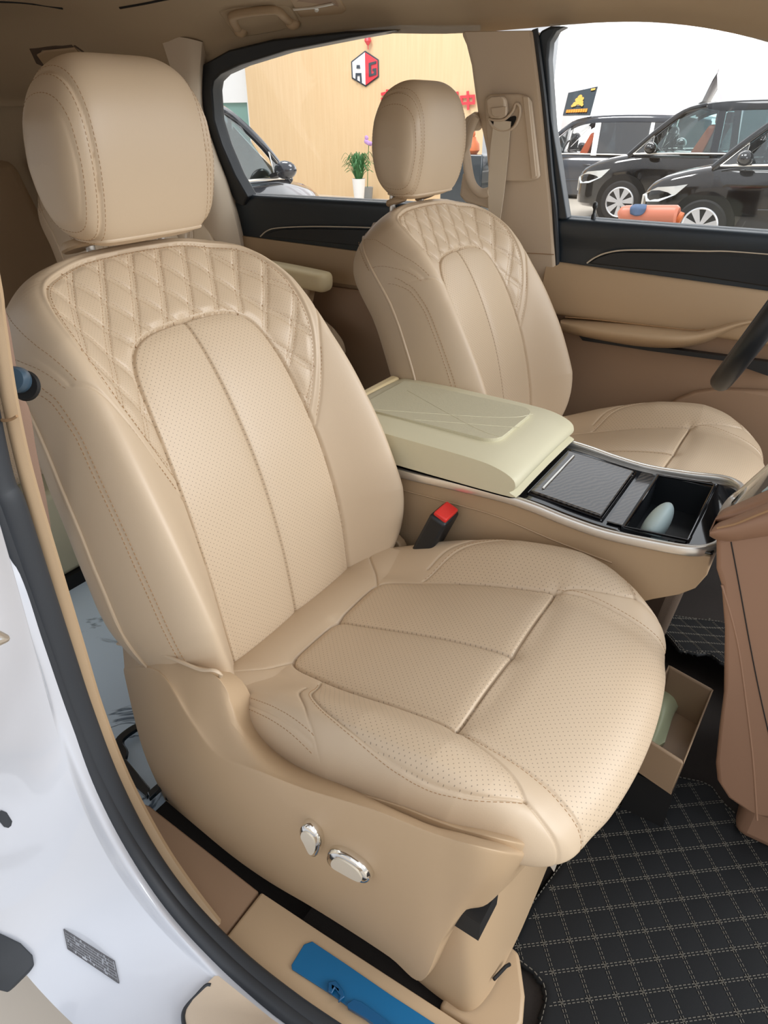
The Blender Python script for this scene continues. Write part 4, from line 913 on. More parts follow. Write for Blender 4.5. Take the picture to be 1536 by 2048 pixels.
# ------------------------------------------------------------------ dashboard end and gear selector
dash = thing('dashboard', 'brown leather dashboard lower end at the right edge of the photo', 'dashboard', U(1480, 1600, 'y', -.2))
dl = UL([(1431, 1078), (1431, 1140), (1441, 1172), (1448, 1260), (1446, 1390), (1438, 1450), (1430, 1530), (1433, 1562), (1456, 1598), (1490, 1622), (1540, 1640), (1640, 1650), (1640, 1040), (1540, 1060)], 'y', -.20)
MB().prism(dl, (0, .03, 0)).build('side_panel', dashm, dash, bevel=.014, seg=4)
MB().box((.68, -.03, .20), (.20, .26, .40)).build('tunnel_box', dashm, dash, bevel=.02)
MB().tube(catmull(UL([(1462, 1084), (1480, 1180), (1500, 1290), (1520, 1390), (1545, 1500)], 'y', -.2005), 6), .0008, n=6).build('panel_joint', dark, dash)
MB().tube(catmull(UL([(1444, 1170), (1462, 1230), (1478, 1300), (1492, 1400), (1506, 1520), (1514, 1640)], 'y', -.1995), 6), .0016, n=8).build('panel_ridge', dashm, dash)
pd = []
for xx, y0, y1, y2 in ((1419, 1062, 1066, 1072), (1434, 1045, 1061, 1080), (1462, 1033, 1056, 1084), (1500, 1017, 1046, 1079), (1540, 999, 1034, 1073), (1640, 955, 1000, 1056)):
    pd.append([U(xx, y0, 'y', -.165), U(xx, y0+(y1-y0)*.35, 'y', -.208), U(xx, y1, 'y', -.222), U(xx, y1+(y2-y1)*.7, 'y', -.216), U(xx, y2, 'y', -.196)])
V, F = solid_grid(loft(pd, 6, 6), (0, .04, 0)); po = obj('padded_edge', V, F, dashm, dash)
MB().tube(catmull(UL([(1434, 1056), (1470, 1048), (1510, 1032), (1545, 1018)], 'y', -.226), 6), .0013, n=6).build('pad_seam', thread, po)
# unseen panel added behind the near pillar to shade the near seat
d3 = tag(plate('seat_shade_panel', [(-.70, -.80, -.05), (-.26, -.80, -.05), (-.26, -.77, 1.10), (-.52, -.77, 1.10), (-.70, -.80, .70)], white_paint, ext=(0, -.06, 0)), kind='structure')
plate('upper_rail', [(-2.9, -.76, 1.08), (-.26, -.76, 1.08), (-.26, -.74, 1.22), (-2.9, -.74, 1.22)], white_paint, d3, ext=(0, -.05, 0))
gs = thing('gear_selector', 'chrome framed gear selector with dark blue crystal top beside the dashboard pad', 'gear selector', U(1500, 1000, 'y', -.1))
gA, gB, gC, gD = [np.array(U(*q)) for q in ((1437, 1050, 'y', -.162), (1640, 957, 'y', -.162), (1640, 842, 'y', .085), (1453, 1012, 'y', .085))]
def gq(u, v, h=0.): return tuple(gA*(1-u)*(1-v)+gB*u*(1-v)+gC*u*v+gD*(1-u)*v+np.array([-.3, -.2, .93])*h)
MB().prism([gq(0, 0), gq(1, 0), gq(1, 1), gq(.06, 1), gq(0, .86)], (.02, 0, -.07)).build('selector_base', piano, gs, bevel=.006)
MB().prism([gq(.10, .10, .002), gq(1, .08, .002), gq(1, .88, .002), gq(.16, .88, .002), gq(.08, .72, .002)], (-.001, 0, .004)).build('crystal_panel', knobglass, gs, bevel=.002)
MB().tube(catmull([gq(.03, .10, .004), gq(.03, .55, .004), gq(.05, .82, .004), gq(.11, .93, .004), gq(.3, .955, .004), gq(.6, .955, .004), gq(1, .95, .004)], 6), .007, .004, n=12).build('chrome_frame', chrome, gs)
MB().prism([gq(.30, .25, .007), gq(.36, .35, .007), gq(.62, .60, .007), gq(.60, .66, .007), gq(.38, .45, .007), gq(.30, .55, .007)], (-.001, 0, .003)).build('light_facet', paleblue, gs)
MB().prism([gq(.45, .18, .007), gq(.70, .14, .007), gq(.66, .32, .007)], (-.001, 0, .003)).build('light_facet', paleblue, gs)
# steering wheel
sw = thing('steering_wheel', 'black leather steering wheel rim cut by the right edge of the photo', 'steering wheel', (.40, .385, .57))
# rim centre is up and forward of its lowest visible point; the wheel faces the driver seat
ctr_ = Vector((.400, .385, .748))
e1 = Vector((0, 1, 0)); e2 = Vector((.36, 0, .93)).normalized()
ring = [ctr_+e1*(.182*math.cos(a))+e2*(.178*math.sin(a)) for a in np.linspace(0, 2*math.pi, 64, endpoint=False)]
MB().tube(ring, .0165, .0185, up=(-.93, 0, .36), n=16, closed=True).build('wheel_rim', black, sw)
MB().prism([ctr_+e1*(.07*math.cos(a))+e2*(.06*math.sin(a)) for a in np.linspace(0, 2*math.pi, 20, endpoint=False)], (.06, 0, -.024)).build('wheel_hub', black, sw, bevel=.01)
for a in (math.pi, 0, -math.pi/2):
    d = e1*math.cos(a)+e2*math.sin(a); MB().tube([ctr_+d*.05+Vector((.0, 0, 0)), ctr_+d*.12, ctr_+d*.172], .018, .006, up=(-.93, 0, .36), n=10).build('wheel_spoke', black, sw)
    MB().tube([ctr_+d*.07+Vector((-.008, 0, .004)), ctr_+d*.12+Vector((-.008, 0, .004)), ctr_+d*.155+Vector((-.006, 0, .002))], .012, .003, up=(-.93, 0, .36), n=10).build('spoke_insert', chrome, sw)
# ------------------------------------------------------------------ near seat belt
nb_ = thing('seat_belt', 'brown seat belt strap with dark blue stop button at the left edge', 'seat belt', yy(40, 760, -.70))
wl = [[yy(-50, 540, -.70), yy(-16, 540, -.69)], [yy(-8, 640, -.70), yy(11, 640, -.69)], [yy(6, 700, -.70), yy(22, 700, -.69)], [yy(20, 780, -.70), yy(38, 785, -.69)], [yy(28, 812, -.70), yy(55, 822, -.685)], [yy(38, 900, -.70), yy(69, 905, -.685)], [yy(58, 1000, -.70), yy(89, 1000, -.685)], [yy(86, 1120, -.70), yy(108, 1120, -.685)], [yy(120, 1260, -.70), yy(136, 1260, -.685)]]
V, F = solid_grid(loft(wl, 5, 4), (.001, .002, 0)); obj('webbing', V, F, webd, nb_)
bt = Vector(yy(36, 760, -.70)); rt = Matrix.Rotation(R_(90), 3, 'X') @ Matrix.Rotation(-.2, 3, 'Y')
bt = Vector(yy(36, 760, -.70))
MB().lathe([(.012, -.006), (.0135, -.002), (.0135, .006), (.0115, .010), (.007, .011)], bt, 28, Matrix.Rotation(R_(62), 3, 'X') @ Matrix.Rotation(R_(28), 3, 'Y')).build('stop_button', bluebtn, nb_)
MB().lathe([(.0145, -.008), (.016, -.005), (.0145, -.001)], bt+Vector((.003, .002, -.006)), 28, Matrix.Rotation(R_(62), 3, 'X') @ Matrix.Rotation(R_(28), 3, 'Y')).build('button_backing', dark, nb_)
# ------------------------------------------------------------------ overhead fittings
gh = thing('grab_handle', 'tan folding grab handle on the headliner above the far rear window', 'grab handle', on_ceil(520, 45))
rcs = [on_ceil(*q)-Vector((0, 0, .001)) for q in ((437, 24), (470, 16), (560, 10), (580, 14), (600, 46), (560, 62), (500, 72), (470, 72))]
def toward(p, k): return Vector(p)+(Vector(CP)-Vector(p)).normalized()*k
hp = [toward(on_ceil(*q), k) for q, k in (((480, 62), .004), ((466, 40), .018), ((470, 30), .024), ((500, 24), .026), ((540, 20), .026), ((556, 22), .024), ((572, 36), .018), ((586, 46), .004))]
MB().tube(catmull(hp, 6), .013, .010, n=14, power=.7).build('grip', plast, gh)
MB().prism([toward(p, .003) for p in rcs], (0, .0, .012)).build('recess', fabric, gh, bevel=.004)
for q in ((482, 62), (586, 46)):
    MB().ell(toward(on_ceil(*q), .006), (.022, .016, .016), 14, 10).build('hinge_end', plast, gh)
rl = thing('reading_lamp', 'small tan overhead lamp housing with chrome slider at the top edge', 'reading lamp', on_ceil(640, 20))
MB().prism([toward(on_ceil(*q), .002) for q in ((578, 0), (640, -22), (676, -8), (694, 22), (686, 29), (600, 36))], (0, 0, .012)).build('housing', plast, rl, bevel=.005)
MB().prism([toward(on_ceil(*q), .008) for q in ((590, 4), (640, -14), (670, -4), (682, 18), (606, 26))], (0, 0, .006)).build('recess_plate', plast_b, rl, bevel=.002)
MB().tube([toward(on_ceil(588, 18), .012), toward(on_ceil(630, 14), .014), toward(on_ceil(668, 6), .012)], .006, .004, n=10).build('slider', chrome, rl)
MB().ell(toward(on_ceil(633, 18), .016), (.008, .006, .007), 12, 8).build('slider_knob', chrome, rl)
cvn = thing('ceiling_vent', 'dark recessed ceiling vent with tan louvre above the near headrest', 'vent', on_ceil(130, 105))
MB().prism([toward(on_ceil(*q), .002) for q in ((58, 98), (110, 92), (150, 90), (170, 104), (160, 130), (100, 140), (72, 128))], (0, 0, .012)).build('vent_recess', carpet, cvn, bevel=.004)
MB().prism([toward(on_ceil(*q), .014) for q in ((74, 112), (90, 104), (150, 98), (160, 108), (90, 134))], (0, 0, .006)).build('vent_louvre', plast, cvn, bevel=.003)
MB().prism([toward(on_ceil(*q), .002) for q in ((140, 86), (200, 80), (226, 108), (160, 112))], (0, 0, .006)).build('vent_plate', fabric, cvn, bevel=.003)
rc1 = catmull([toward(on_ceil(*q), .001) for q in ((-20, 2), (40, 4), (90, 10), (125, 16))], 5)
rc2 = catmull([toward(on_ceil(*q), .001) for q in ((240, 15), (290, 6), (340, -4), (420, -16))], 5)
t7 = tag(MB().tube(rc1, .004, n=8).build('trim_7', dark), kind='structure'); MB().tube(rc2, .004, n=8).build('roof_seam', dark, t7)
rd = loft([[toward(on_ceil(*q), -.004) for q in r] for r in (((190, 46), (196, 54), (204, 62)), ((230, 34), (240, 42), (250, 50)), ((300, 16), (316, 26), (330, 32)), ((400, -4), (412, 4), (424, 10)))], 5, 4)
#CONTINUE2
# ------------------------------------------------------------------ showroom
tag(MB().box((-3, 8, GZ-.05), (46, 42, .1)).build('floor_showroom', tilem), kind='structure')
WY = 12.2
def WL(px, py): return U(px, py, 'y', WY-.02)
x0_, x1_ = U(500, 250, 'y', WY)[0], U(958, 250, 'y', WY)[0]
tag(MB().box(((x0_+x1_)/2, WY+.1, 2.2), (x1_-x0_, .2, 5.6)).build('wall_wood', woodw), kind='structure')
tag(MB().box((x0_-.7, WY+.5, 1.66), (1.3, .1, .85)).build('wall_lintel', wallw), kind='structure')
gl3 = tag(MB().box((x0_-.7, WY+.45, 2.9), (1.5, .05, 1.6)).build('window_3', tealm), kind='structure')
tag(MB().box((x0_-.7, WY+.55, .4), (1.5, .05, 2.0)).build('window_4', tealm), kind='structure')
MB().box((x0_-.35, WY+.42, .4), (.10, .05, 2.0)).build('window_mullion', wallw, gl3)
for i, (px, w) in enumerate(((1318, .75), (1420, .05), (1520, .5), (1140, .3))):
    c = U(px, 150, 'y', 17.0)
    tag(MB().box((c[0], 17.4, 2.4), (w, .4, 6)).build('facade_column', colm), kind='structure')
gm = bpy.data.materials.new('daylit_glazing'); gm.use_nodes = True; pb = gm.node_tree.nodes['Principled BSDF']; pb.inputs['Base Color'].default_value = (.8, .8, .8, 1); pb.inputs['Emission Color'].default_value = (1, 1, 1, 1); pb.inputs['Emission Strength'].default_value = 1.35
tag(MB().box((4, 18.2, 3.2), (22, .1, 7.6)).build('window_5', gm), kind='structure')
# hexagonal emblem
def wp(px, py, o=.03): p = U(px, py, 'y', WY-o); return p
hx = [(729.5, 101), (757, 119), (757.5, 154), (731, 174), (703, 157), (701.5, 123)]
sg = thing('wall_emblem', 'hexagonal red and white AG emblem on the wood wall', 'emblem', wp(729, 137))
plate('emblem_plate', [wp(*q, .02) for q in hx], darksign, sg, ext=(0, .02, 0), bevel=.01)
cxm = 730
def sh_(q, k=.90): return (729.8+(q[0]-729.8)*k, 137.5+(q[1]-137.5)*k)
top_, bot_ = sh_(hx[0]), sh_(hx[3])
plate('emblem_half', [wp(*q, .045) for q in (top_, bot_, sh_(hx[4]), sh_(hx[5]))], whitesign, sg, ext=(0, .02, 0), bevel=.004)['label'] = 'white half of the emblem'
plate('emblem_half', [wp(*q, .045) for q in (top_, sh_(hx[1]), sh_(hx[2]), bot_)], redsign, sg, ext=(0, .02, 0), bevel=.004)['label'] = 'red half of the emblem'
for pts in ([(713, 130), (719, 130), (720, 137), (712.5, 137)], [(711, 146), (722, 146), (723.5, 168), (720, 166.5), (719.5, 151.5), (714, 151.5), (714, 163), (710.5, 161)]):
    plate('letter_a', [wp(*q, .06) for q in pts], darksign, sg, ext=(0, .015, 0), bevel=.002)
for pts in ([(737, 126), (752, 122), (752, 127), (741.5, 130), (742, 148), (747.5, 146.5), (747.5, 141.5), (744.5, 142), (744.5, 137.5), (752, 136), (752.3, 149.5), (737.5, 153.5)],):
    plate('letter_g', [wp(*q, .06) for q in pts], darksign, sg, ext=(0, .015, 0), bevel=.002)
lt = thing('hanging_lantern', 'tiny red ornament hanging above the wall emblem', 'ornament', wp(735, 80))
MB().lathe([(.02, -.10), (.07, -.03), (.05, .03), (.01, .10)], wp(735.5, 78, .08), 12).build('lantern_body', redsign, lt)
MB().tube([wp(735.5, 84, .08), wp(736.5, 99, .08)], .008, n=6).build('lantern_cord', redsign, lt)
def strokes(name, label, L, w=.045):
    t = thing(name, label, 'lettering', wp(*L[0][0]))
    for i, (a, b) in enumerate(L):
        p, q = Vector(wp(*a, .04+i*.004)), Vector(wp(*b, .04+i*.004)); d = (q-p).normalized(); s = d.cross(Vector((0, 1, 0)))*w/2
        MB().prism([p-s-d*w/2, q-s+d*w/2, q+s+d*w/2, p+s-d*w/2], (0, .02, 0)).build('stroke', redsign, t)
    return t
strokes('wall_lettering', 'red Chinese character beside the door pillar, right of the headrest', [((922, 194), (947, 192)), ((922, 194), (923, 207)), ((947, 192), (947, 206)), ((923, 207), (947, 206)), ((935, 185), (936, 217))])
strokes('wall_lettering', 'red character stroke fragment just right of the far headrest', [((914, 186), (914, 212)), ((905, 192), (914, 192)), ((904, 205), (914, 203))])
strokes('wall_lettering', 'red Chinese character partly hidden left of the far headrest', [((764, 188), (784, 184)), ((774, 182), (774, 214)), ((764, 198), (786, 194)), ((774, 200), (765, 212)), ((776, 200), (786, 208)), ((790, 182), (790, 214)), ((782, 203), (800, 199))], .05)
# plant pots by the wall
def base(px, py): return U(px, py, 'z', GZ)
pc = U(718, 386, 'y', 11.35)
pp_ = thing('potted_plant', 'green grassy plant in a tall white pot by the wood wall', 'potted plant', (pc[0], pc[1], GZ))
ph = U(716, 357, 'y', 11.35)[2]
MB().lathe([(.085, GZ), (.095, GZ+.02), (.135, ph-.01), (.14, ph), (.12, ph), (.11, ph-.04)], (pc[0], pc[1], 0), 24).build('pot', potw, pp_)
mb = MB(); rnd = random.Random(5)
for i in range(130):
    a = rnd.uniform(0, 6.28); r = rnd.uniform(.05, .42)*rnd.uniform(.4, 1); h = rnd.uniform(.15, .48); b = (pc[0]+.06*math.cos(a), pc[1]+.06*math.sin(a), ph-.02)
    L = [b, (b[0]+r*.3*math.cos(a), b[1]+r*.3*math.sin(a), ph+h*.7), (b[0]+r*.7*math.cos(a), b[1]+r*.7*math.sin(a), ph+h), (b[0]+r*math.cos(a), b[1]+r*math.sin(a), ph+h*.75)]
    mb.tube(catmull(L, 3), [.011]*9+[.002], .003, n=5)
tag(mb.build('foliage', leafm, pp_), kind='stuff')
gc_ = U(735, 386, 'y', 11.95); gt = U(735, 374, 'y', 11.95)[2]
gp_ = thing('flower_pot', 'grey pot with a thin violet orchid stem beside the white pot', 'potted plant', (gc_[0], gc_[1], GZ))
MB().lathe([(.10, GZ), (.12, gt-.01), (.125, gt), (.10, gt), (.09, gt-.05)], (gc_[0], gc_[1], 0), 20).build('pot', potg, gp_)
ft = U(738, 281, 'y', 11.95)
MB().tube(catmull([(gc_[0], gc_[1], gt-.03), (gc_[0]+.02, gc_[1], (gt+ft[2])/2), (ft[0], gc_[1], ft[2])], 5), .007, n=6).build('stem', leafm, gp_)
for i in range(5): MB().ell((ft[0]+rnd.uniform(-.08, .08), gc_[1]+rnd.uniform(-.04, .04), ft[2]+rnd.uniform(-.09, .06)), (.05, .02, .045), 8, 6).build('blossom', flowerm, gp_)
# figurine on a dark block standing in for a car, seen through the entry grip
fb = U(943, 302, 'y', 10)
tag(MB().box((fb[0]-.1, 10.1, (fb[2]+GZ)/2-.02), (.75, .5, fb[2]-GZ-.04)).build('car_stand_in', cabm, bevel=.03), 'dark glossy block standing in for a car front, seen through the pillar grip', 'car stand-in')
fg = MB(); fg.lathe([(.09, 0), (.13, .05), (.12, .14), (.07, .2), (.06, .24)], (fb[0], 10, fb[2]-.04), 16).ell((fb[0]-.01, 10, fb[2]+.24), (.06, .05, .06)).tube([(fb[0]-.02, 10, fb[2]+.25), (fb[0]-.10, 10, fb[2]+.26)], .03, .02, n=8).tube([(fb[0]+.02, 10, fb[2]+.28), (fb[0]+.03, 10, fb[2]+.34)], .02, n=6)
tag(fg.build('figurine', figm), 'orange figurine standing on the dark block behind the pillar grip', 'figurine')
# ------------------------------------------------------------------ vans (nose at local x = 0, body towards +x)
def lerp_rows(st, x): return [float(np.interp(x, [s[0] for s in st], [s[i] for s in st])) for i in range(1, len(st[0]))]
def wheel(parent, c, r=.35, w=.24, spokes=7, sgn=-1):
    rot = Matrix.Rotation(R_(90), 3, 'X')
    ty = MB().lathe([(r*.66, -w/2), (r*.9, -w/2), (r, -w/2+.03), (r, w/2-.03), (r*.9, w/2), (r*.66, w/2)], c, 40, rot).build('wheel', tyre_m, parent, local=True)
    mb = MB(); f = c[1]+sgn*(w/2+.004)
    N = 40
    mb.tube([(c[0]+r*.66*math.cos(a), f, c[2]+r*.66*math.sin(a)) for a in np.linspace(0, 2*math.pi, N, endpoint=False)], .016, .02, up=(0, 1, 0), n=8, closed=True)
    for k in range(spokes):
        a = 2*math.pi*k/spokes+.2
        for da in ((-.10, .10),):
            p0 = Vector((math.cos(a), 0, math.sin(a))); q = Vector((-math.sin(a), 0, math.cos(a))); C0 = Vector((c[0], f, c[2]))
            e = [C0+p0*r*.12-q*.022, C0+p0*r*.12+q*.022, C0+p0*r*.64+q*.055, C0+p0*r*.64-q*.055]
            mb.prism(e, (0, sgn*.012, 0))
    mb.lathe([(.06, -.02), (.06, .02)], (c[0], f, c[2]), 16, rot)
    mb.build('alloy_rim', alloy, ty, local=True)
    MB().lathe([(r*.64, -.01), (r*.64, .01)], (c[0], f-sgn*.02, c[2]), 32, rot).build('brake_disc', well, ty, local=True)
wsg = glass_mat('sky_reflecting_windscreen', (.5, .55, .56, 1), .6)
def van(label, loc, rz, paint, scale, glassm=tint, front_only=False, seats=orange, group='vans in the showroom', frame=None):
    t = thing('van', label, 'van', loc, rz, group); t.scale = (scale,)*3
    S_ = [(0, .30, .62, .52), (.06, .24, .76, .70), (.2, .22, .88, .82), (.5, .22, .98, .90), (.9, .22, 1.06, .94), (1.15, .22, 1.10, .95), (2.4, .22, 1.12, .955), (4.4, .22, 1.14, .95), (4.75, .28, 1.14, .92), (4.85, .34, 1.1, .88)]
    rows = []
    for x in (0, .03, .08, .16, .28, .42, .6, .8, 1.0, 1.2, 1.6, 2.2, 2.8, 3.4, 4.0, 4.4, 4.7, 4.82, 4.86):
        b, tp, w = lerp_rows(S_, x); h = tp-b
        half = [(0, b), (w*.80, b), (w*.97, b+.10*h), (w, b+.35*h), (w*.985, b+.55*h), (w*1.0, b+.72*h), (w*.975, b+.92*h), (w*.90, tp), (w*.5, tp+.03), (0, tp+.035)]
        rows.append([(x, -y, z) for y, z in half]+[(x, y, z) for y, z in half[-2:0:-1]])
    n = len(rows[0]); Vv = [p for r in rows for p in r]; Ff = []
    for a in range(len(rows)-1):
        for b in range(n): Ff.append((a*n+b, a*n+(b+1) % n, (a+1)*n+(b+1) % n, (a+1)*n+b))
    Ff += [tuple(range(n)), tuple(range((len(rows)-1)*n, len(rows)*n))]
    obj('body', Vv, Ff, paint, t, local=True, sharp=50)
    # roof
    rr = []
    for x, z, w in ((1.62, 1.70, .62), (1.78, 1.78, .66), (2.1, 1.85, .69), (2.8, 1.88, .70), (3.8, 1.87, .70), (4.5, 1.84, .68), (4.72, 1.78, .66)):
        half = [(w+.06, z-.09), (w+.04, z-.03), (w-.06, z), (0, z+.025)]
        rr.append([(x, -y, q) for y, q in half]+[(x, y, q) for y, q in half[-2::-1]])
    V, F = solid_grid(loft(rr, 3, 3), (0, 0, -.05)); obj('roof', V, F, paint, t, local=True)
    sides = (-1, 1)
    for s in sides:
        MB().tube(catmull([(.92, s*.86, 1.06), (1.3, s*.80, 1.42), (1.66, s*.70, 1.70), (2.0, s*.72, 1.79)], 4), .045, .035, up=(0, 1, 0), n=8).build('pillar', paint, t, local=True)
        for x, wd in ((2.28, .06), (3.42, .05), (4.66, .10)):
            MB().prism([(x-wd, s*.92, 1.10), (x+wd, s*.92, 1.10), (x+wd-.04, s*.73, 1.80), (x-wd-.04, s*.73, 1.80)], (0, -s*.06, 0)).build('pillar', frame or paint, t, local=True)
        MB().tube([(1.02, s*.935, 1.10), (1.7, s*.945, 1.125), (2.3, s*.945, 1.13), (4.6, s*.94, 1.14)], .012, n=6).build('window_strip', chrome, t, local=True)
        def sg_(pts, g, nm): 
            P = [(x, s*(.925-(z-1.1)*.275), z) for x, z in pts]; MB().prism(P, (0, -s*.01, 0)).build(nm, g, t, local=True, smooth=False)
        if not front_only:
            sg_([(1.30, 1.13), (2.22, 1.13), (2.2, 1.77), (1.95, 1.76), (1.62, 1.60)], glassm, 'side_window')
            sg_([(2.34, 1.13), (3.38, 1.13), (3.36, 1.77), (2.32, 1.77)], tint if paint is carblack else dtint, 'side_window')
            sg_([(3.46, 1.13), (4.58, 1.13), (4.54, 1.76), (3.44, 1.77)], dtint, 'side_window')
        sg_([(1.02, 1.11), (1.26, 1.13), (1.30, 1.34)], dtint, 'quarter_window')
        MB().tube([(1.02, s*.93, 1.10), (1.30, s*.87, 1.36), (1.31, s*.93, 1.13)], .010, n=6, closed=True).build('quarter_trim', chrome, t, local=True)
        m_ = MB().ell((1.32, s*1.08, 1.20), (.10, .13, .09), 16, 10).build('wing_mirror', paint, t, local=True)
        MB().prism([(1.22, s*.93, 1.12), (1.40, s*.93, 1.12), (1.38, s*1.06, 1.16), (1.28, s*1.06, 1.16)], (0, 0, .04)).build('mirror_arm', black, m_, local=True)
        hl = [(.05, .70), (.10, .60), (.30, .62), (.52, .72), (.66, .86), (.50, .83), (.25, .80)]
        def hs(x, z): return (x, s*(float(np.interp(x, [0, .06, .2, .5, .9], [.56, .72, .835, .905, .945]))), z)
        MB().prism([hs(*q) for q in hl], (0, -s*.05, 0)).build('headlight', lampm, t, local=True)
        for x in (.93, 4.0):
            MB().lathe([(.43, -.06), (.43, .06)], (x, s*.90, .36), 36, Matrix.Rotation(R_(90), 3, 'X')).build('wheel_arch', well, t, local=True)
            wheel(t, (x, s*.86, .35), .35, .24, 7, s)
        MB().tube([(1.6, s*.958, .60), (2.6, s*.965, .64), (4.2, s*.962, .66)], .02, .012, n=6).build('side_crease', paint, t, local=True)
        MB().box((2.2, s*.965, .92), (.20, .03, .03)).build('door_handle', paint, t, local=True, bevel=.01)
    MB().hexa([(1.0, -.80, 1.10), (1.0, .80, 1.10), (1.72, .62, 1.73), (1.72, -.62, 1.73)], [(1.02, -.80, 1.10), (1.02, .80, 1.10), (1.74, .62, 1.73), (1.74, -.62, 1.73)]).build('windshield', wsg, t, local=True, smooth=False)
    MB().box((-.01, 0, .56), (.05, .95, .22)).build('grille', chrome, t, local=True, bevel=.02)
    MB().box((2.9, 0, .70), (3.6, 1.6, .6)).build('cabin_floor', dark, t, local=True)
    for x in (1.80, 3.0):
        for y in (-.42, .42):
            s_o = MB().prism([(x, y-.24, 1.0), (x+.22, y-.24, 1.0), (x+.40, y-.24, 1.52), (x+.28, y-.24, 1.54)], (0, .48, 0)).build('seat', seats, t, local=True, bevel=.05)
            MB().box((x+.38, y, 1.62), (.10, .26, .17)).build('headrest', seats, s_o, local=True, bevel=.03)
    MB().tube([(1.48+.05*math.sin(a), -.42+.18*math.cos(a), 1.19+.17*math.sin(a)) for a in np.linspace(0, 2*math.pi, 24, endpoint=False)], .016, n=8, closed=True).build('steering_wheel', black, t, local=True)
    return t
van('nearest black van at the right photo edge, behind the salmon bolster', (-2.12, 9.85, GZ), 0, carblack, .93)
van('black van in the middle with orange seats, parked behind the nearest one', (-3.78, 12.0, GZ), 0, carblack, .93, glass_mat('clear_van_glass', (.8, .9, .9, 1), .08))
van('farthest dark van with pale open door frame and a sign board on its roof', (-6.6, 15.1, GZ-.2), 0, cargrey, .93, glass_mat('open_window', (.95, .95, .95, 1), .02), frame=whitesign)
van('dark grey van seen through the rear side window in front of the wood wall', (-5.55, 5.75, GZ), math.pi+R_(96), cargrey, .93, tint)
# roof sign boards
def sign_board(label, pts, back, y, m, depth):
    t = thing('roof_sign', label, 'sign board', U(*pts[0], 'y', y), 0, 'sign boards on van roofs')
    return t
s1 = thing('roof_sign', 'black sign board with gold emblem and orange print on the farthest van', 'sign board', U(1160, 234, 'y', 14.6))
fp = [(1126, 232), (1137, 187), (1196, 174), (1181, 231)]
F3 = [Vector(U(*q, 'y', 14.4)) for q in fp]; F3[1].y += .5; F3[2].y += .5
F3 = [Vector(CP)+(p-Vector(CP)) for p in F3]
F3[1] = Vector(U(*fp[1], 'y', 14.7)); F3[2] = Vector(U(*fp[2], 'y', 14.7))
bk_ = [Vector(U(1202, 231, 'y', 15.1)), Vector(U(1146, 231, 'y', 15.1))]
MB().add([F3[0], F3[3], F3[2], F3[1], bk_[0], bk_[1]], [(0, 1, 2, 3), (1, 4, 2), (5, 0, 3), (3, 2, 4, 5), (0, 5, 4, 1)]).build('board', whitesign, s1, smooth=False)
def onb(a, b, o=.02):
    p = F3[0]*(1-a)*(1-b)+F3[3]*a*(1-b)+F3[2]*a*b+F3[1]*(1-a)*b; n = (F3[3]-F3[0]).cross(F3[1]-F3[0]).normalized()
    if n.dot(Vector(CP)-p) < 0: n = -n
    return p+n*o
MB().prism([onb(.0, .0), onb(1, 0), onb(1, 1), onb(0, 1)], (0, .015, 0)).build('printed_face', cabm, s1)
emb = MB()
for cx, cy_, r in ((.45, .50, .12), (.35, .42, .10), (.56, .45, .10), (.47, .68, .10), (.38, .60, .07), (.57, .60, .07), (.62, .36, .06), (.28, .36, .06)):
    emb.prism([onb(cx+r*.8*math.cos(a), cy_+r*math.sin(a), .04) for a in np.linspace(0, 2*math.pi, 9, endpoint=False)], (0, .015, 0))
emb.build('gold_ornament', gold, s1, smooth=False)
om = MB()
for k in range(9): om.prism([onb(.10+k*.085, .08, .04), onb(.17+k*.085, .08, .04), onb(.17+k*.085, .21, .04), onb(.10+k*.085, .21, .04)], (0, .015, 0))
om.build('orange_print', orange_s, s1, smooth=False)
MB().prism([onb(.80, .86, .04), onb(.94, .86, .04), onb(.94, .93, .04), onb(.80, .93, .04)], (0, .012, 0)).build('corner_print', gold, s1)
s2 = thing('roof_sign', 'pale folded sign board standing on the middle van roof', 'sign board', U(1410, 205, 'y', 12.4))
MB().prism([U(*q, 'y', 12.2) for q in ((1394, 208), (1404, 203), (1438, 135), (1437, 142))], (0, .7, 0)).build('board', wallw, s2)
MB().prism([U(*q, 'y', 12.2) for q in ((1438, 135), (1434, 150), (1436, 205), (1446, 205))], (0, .7, 0)).build('support', colm, s2)
# salmon leather roll with blue cloth, resting on a low bench (hidden below the sill)
ry = 6.2
ra, rb_ = Vector(U(1250, 432, 'y', ry)), Vector(U(1352, 432, 'y', ry)); rr_ = abs(U(1300, 412, 'y', ry)[2]-U(1300, 434, 'y', ry)[2])
rl_ = thing('leather_roll', 'salmon leather seat bolster lying in front of the vans', 'seat bolster', ((ra.x+rb_.x)/2, ry, ra.z-rr_))
MB().tube([ra+Vector((-.05, 0, -.01)), ra+Vector((-.03, 0, 0)), ra, (ra+rb_)/2, rb_, rb_+Vector((.02, 0, 0))], [rr_*.55, rr_*.85, rr_, rr_*1.02, rr_, rr_*.8], n=28).build('bolster', roll_m, rl_)
MB().tube([rb_+Vector((.02, 0, -.01)), rb_+Vector((.055, 0, -.02))], rr_*.55, n=18).build('core_end', figm, rl_)
bench = MB().box(((ra.x+rb_.x)/2, ry, (ra.z-rr_+GZ)/2), (.55, .4, ra.z-rr_-GZ)).build('low_bench', cabm, bevel=.02); tag(bench, 'dark bench under the salmon bolster below the window sill', 'bench')
yf = ry-rr_-.012
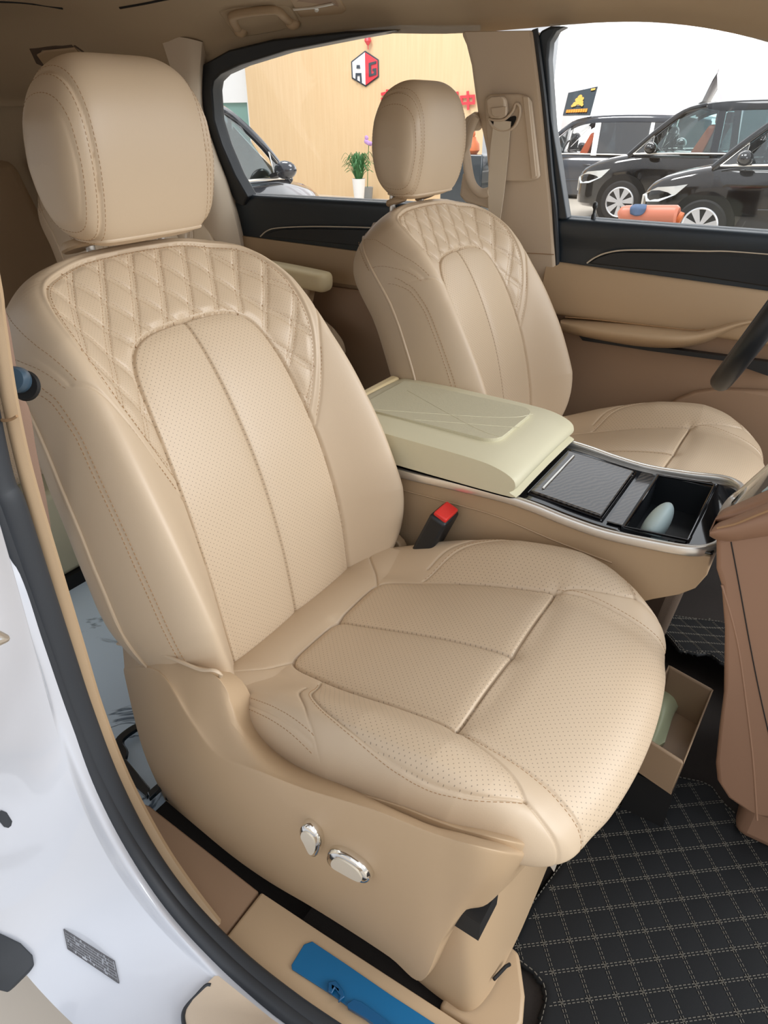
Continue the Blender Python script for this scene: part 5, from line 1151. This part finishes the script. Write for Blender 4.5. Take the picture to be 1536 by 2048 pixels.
cl = [[U(1260, 426, 'y', yf), U(1260, 416, 'y', yf), U(1264, 411, 'y', ry-.05), U(1270, 408, 'y', ry+.03)], [U(1271, 430, 'y', yf-.02), U(1273, 415, 'y', yf), U(1276, 410, 'y', ry-.05), U(1280, 408, 'y', ry+.03)], [U(1283, 428, 'y', yf-.01), U(1284, 416, 'y', yf), U(1286, 410, 'y', ry-.05), U(1287, 408, 'y', ry+.03)], [U(1290, 421, 'y', yf), U(1292, 416, 'y', yf), U(1293, 411, 'y', ry-.05), U(1294, 409, 'y', ry+.03)]]
V, F = solid_grid(loft(cl, 5, 5), (0, .01, -.01)); tag(obj('cloth', V, F, denim), 'small blue cloth draped over the salmon bolster', 'cloth')
# ------------------------------------------------------------------ light: bright hall daylight and added unseen area lights
w = bpy.data.worlds.new('hall_daylight'); sc.world = w; w.use_nodes = True; nt = w.node_tree; bg = nt.nodes['Background']
tc = nt.nodes.new('ShaderNodeTexCoord'); sp3 = nt.nodes.new('ShaderNodeSeparateXYZ'); rp = nt.nodes.new('ShaderNodeValToRGB')
nt.links.new(tc.outputs['Generated'], sp3.inputs[0]); mr = nt.nodes.new('ShaderNodeMapRange'); mr.inputs[1].default_value = -1; mr.inputs[2].default_value = 1
nt.links.new(sp3.outputs[2], mr.inputs[0]); nt.links.new(mr.outputs[0], rp.inputs[0])
rp.color_ramp.elements[0].position = .40; rp.color_ramp.elements[0].color = (.22, .20, .18, 1); rp.color_ramp.elements[1].position = .72; rp.color_ramp.elements[1].color = (.97, .99, 1.04, 1)
e_ = rp.color_ramp.elements.new(.50); e_.color = (.66, .67, .69, 1)
nt.links.new(rp.outputs[0], bg.inputs[0]); bg.inputs[1].default_value = 1.1
def area(name, loc, target, size, energy, colr=(1, 1, 1), sy=None):
    l = bpy.data.lights.new(name, 'AREA'); l.energy = energy; l.color = colr; l.size = size
    if sy: l.shape = 'RECTANGLE'; l.size_y = sy
    o = bpy.data.objects.new(name, l); col.objects.link(o); o.location = loc; o.rotation_euler = (Vector(target)-Vector(loc)).to_track_quat('-Z', 'Y').to_euler(); return o
area('added_hall_light', (1.9, -2.0, 3.4), (.1, -.3, .5), 1.6, 8, (.97, .985, 1), 2.4)  # unseen fill added on the near side
area('added_hall_light', (5.5, 1.2, 3.0), (-.3, .2, .8), 5.0, 300, (.97, .985, 1), 2.6)  # unseen fill, set low to reach the far seats under the roof
area('added_hall_light', (-2.0, 13.5, 5.2), (-2.5, 17, 2.0), 4, 500)  # unseen, added to brighten the facade columns
area('added_hall_light', (-7.5, 7.0, 8.0), (-7.5, 12, 1.0), 3, 620, (1, .98, .95))
area('added_hall_light', (-1.0, 6.0, 7.0), (-1.5, 9, 0), 4, 380)
vs = sc.view_settings; vs.view_transform = 'Standard'; vs.look = 'None'; vs.gamma = 1; vs.use_curve_mapping = False; vs.exposure = 0.05
sc.cycles.max_bounces = 8; sc.cycles.transparent_max_bounces = 12
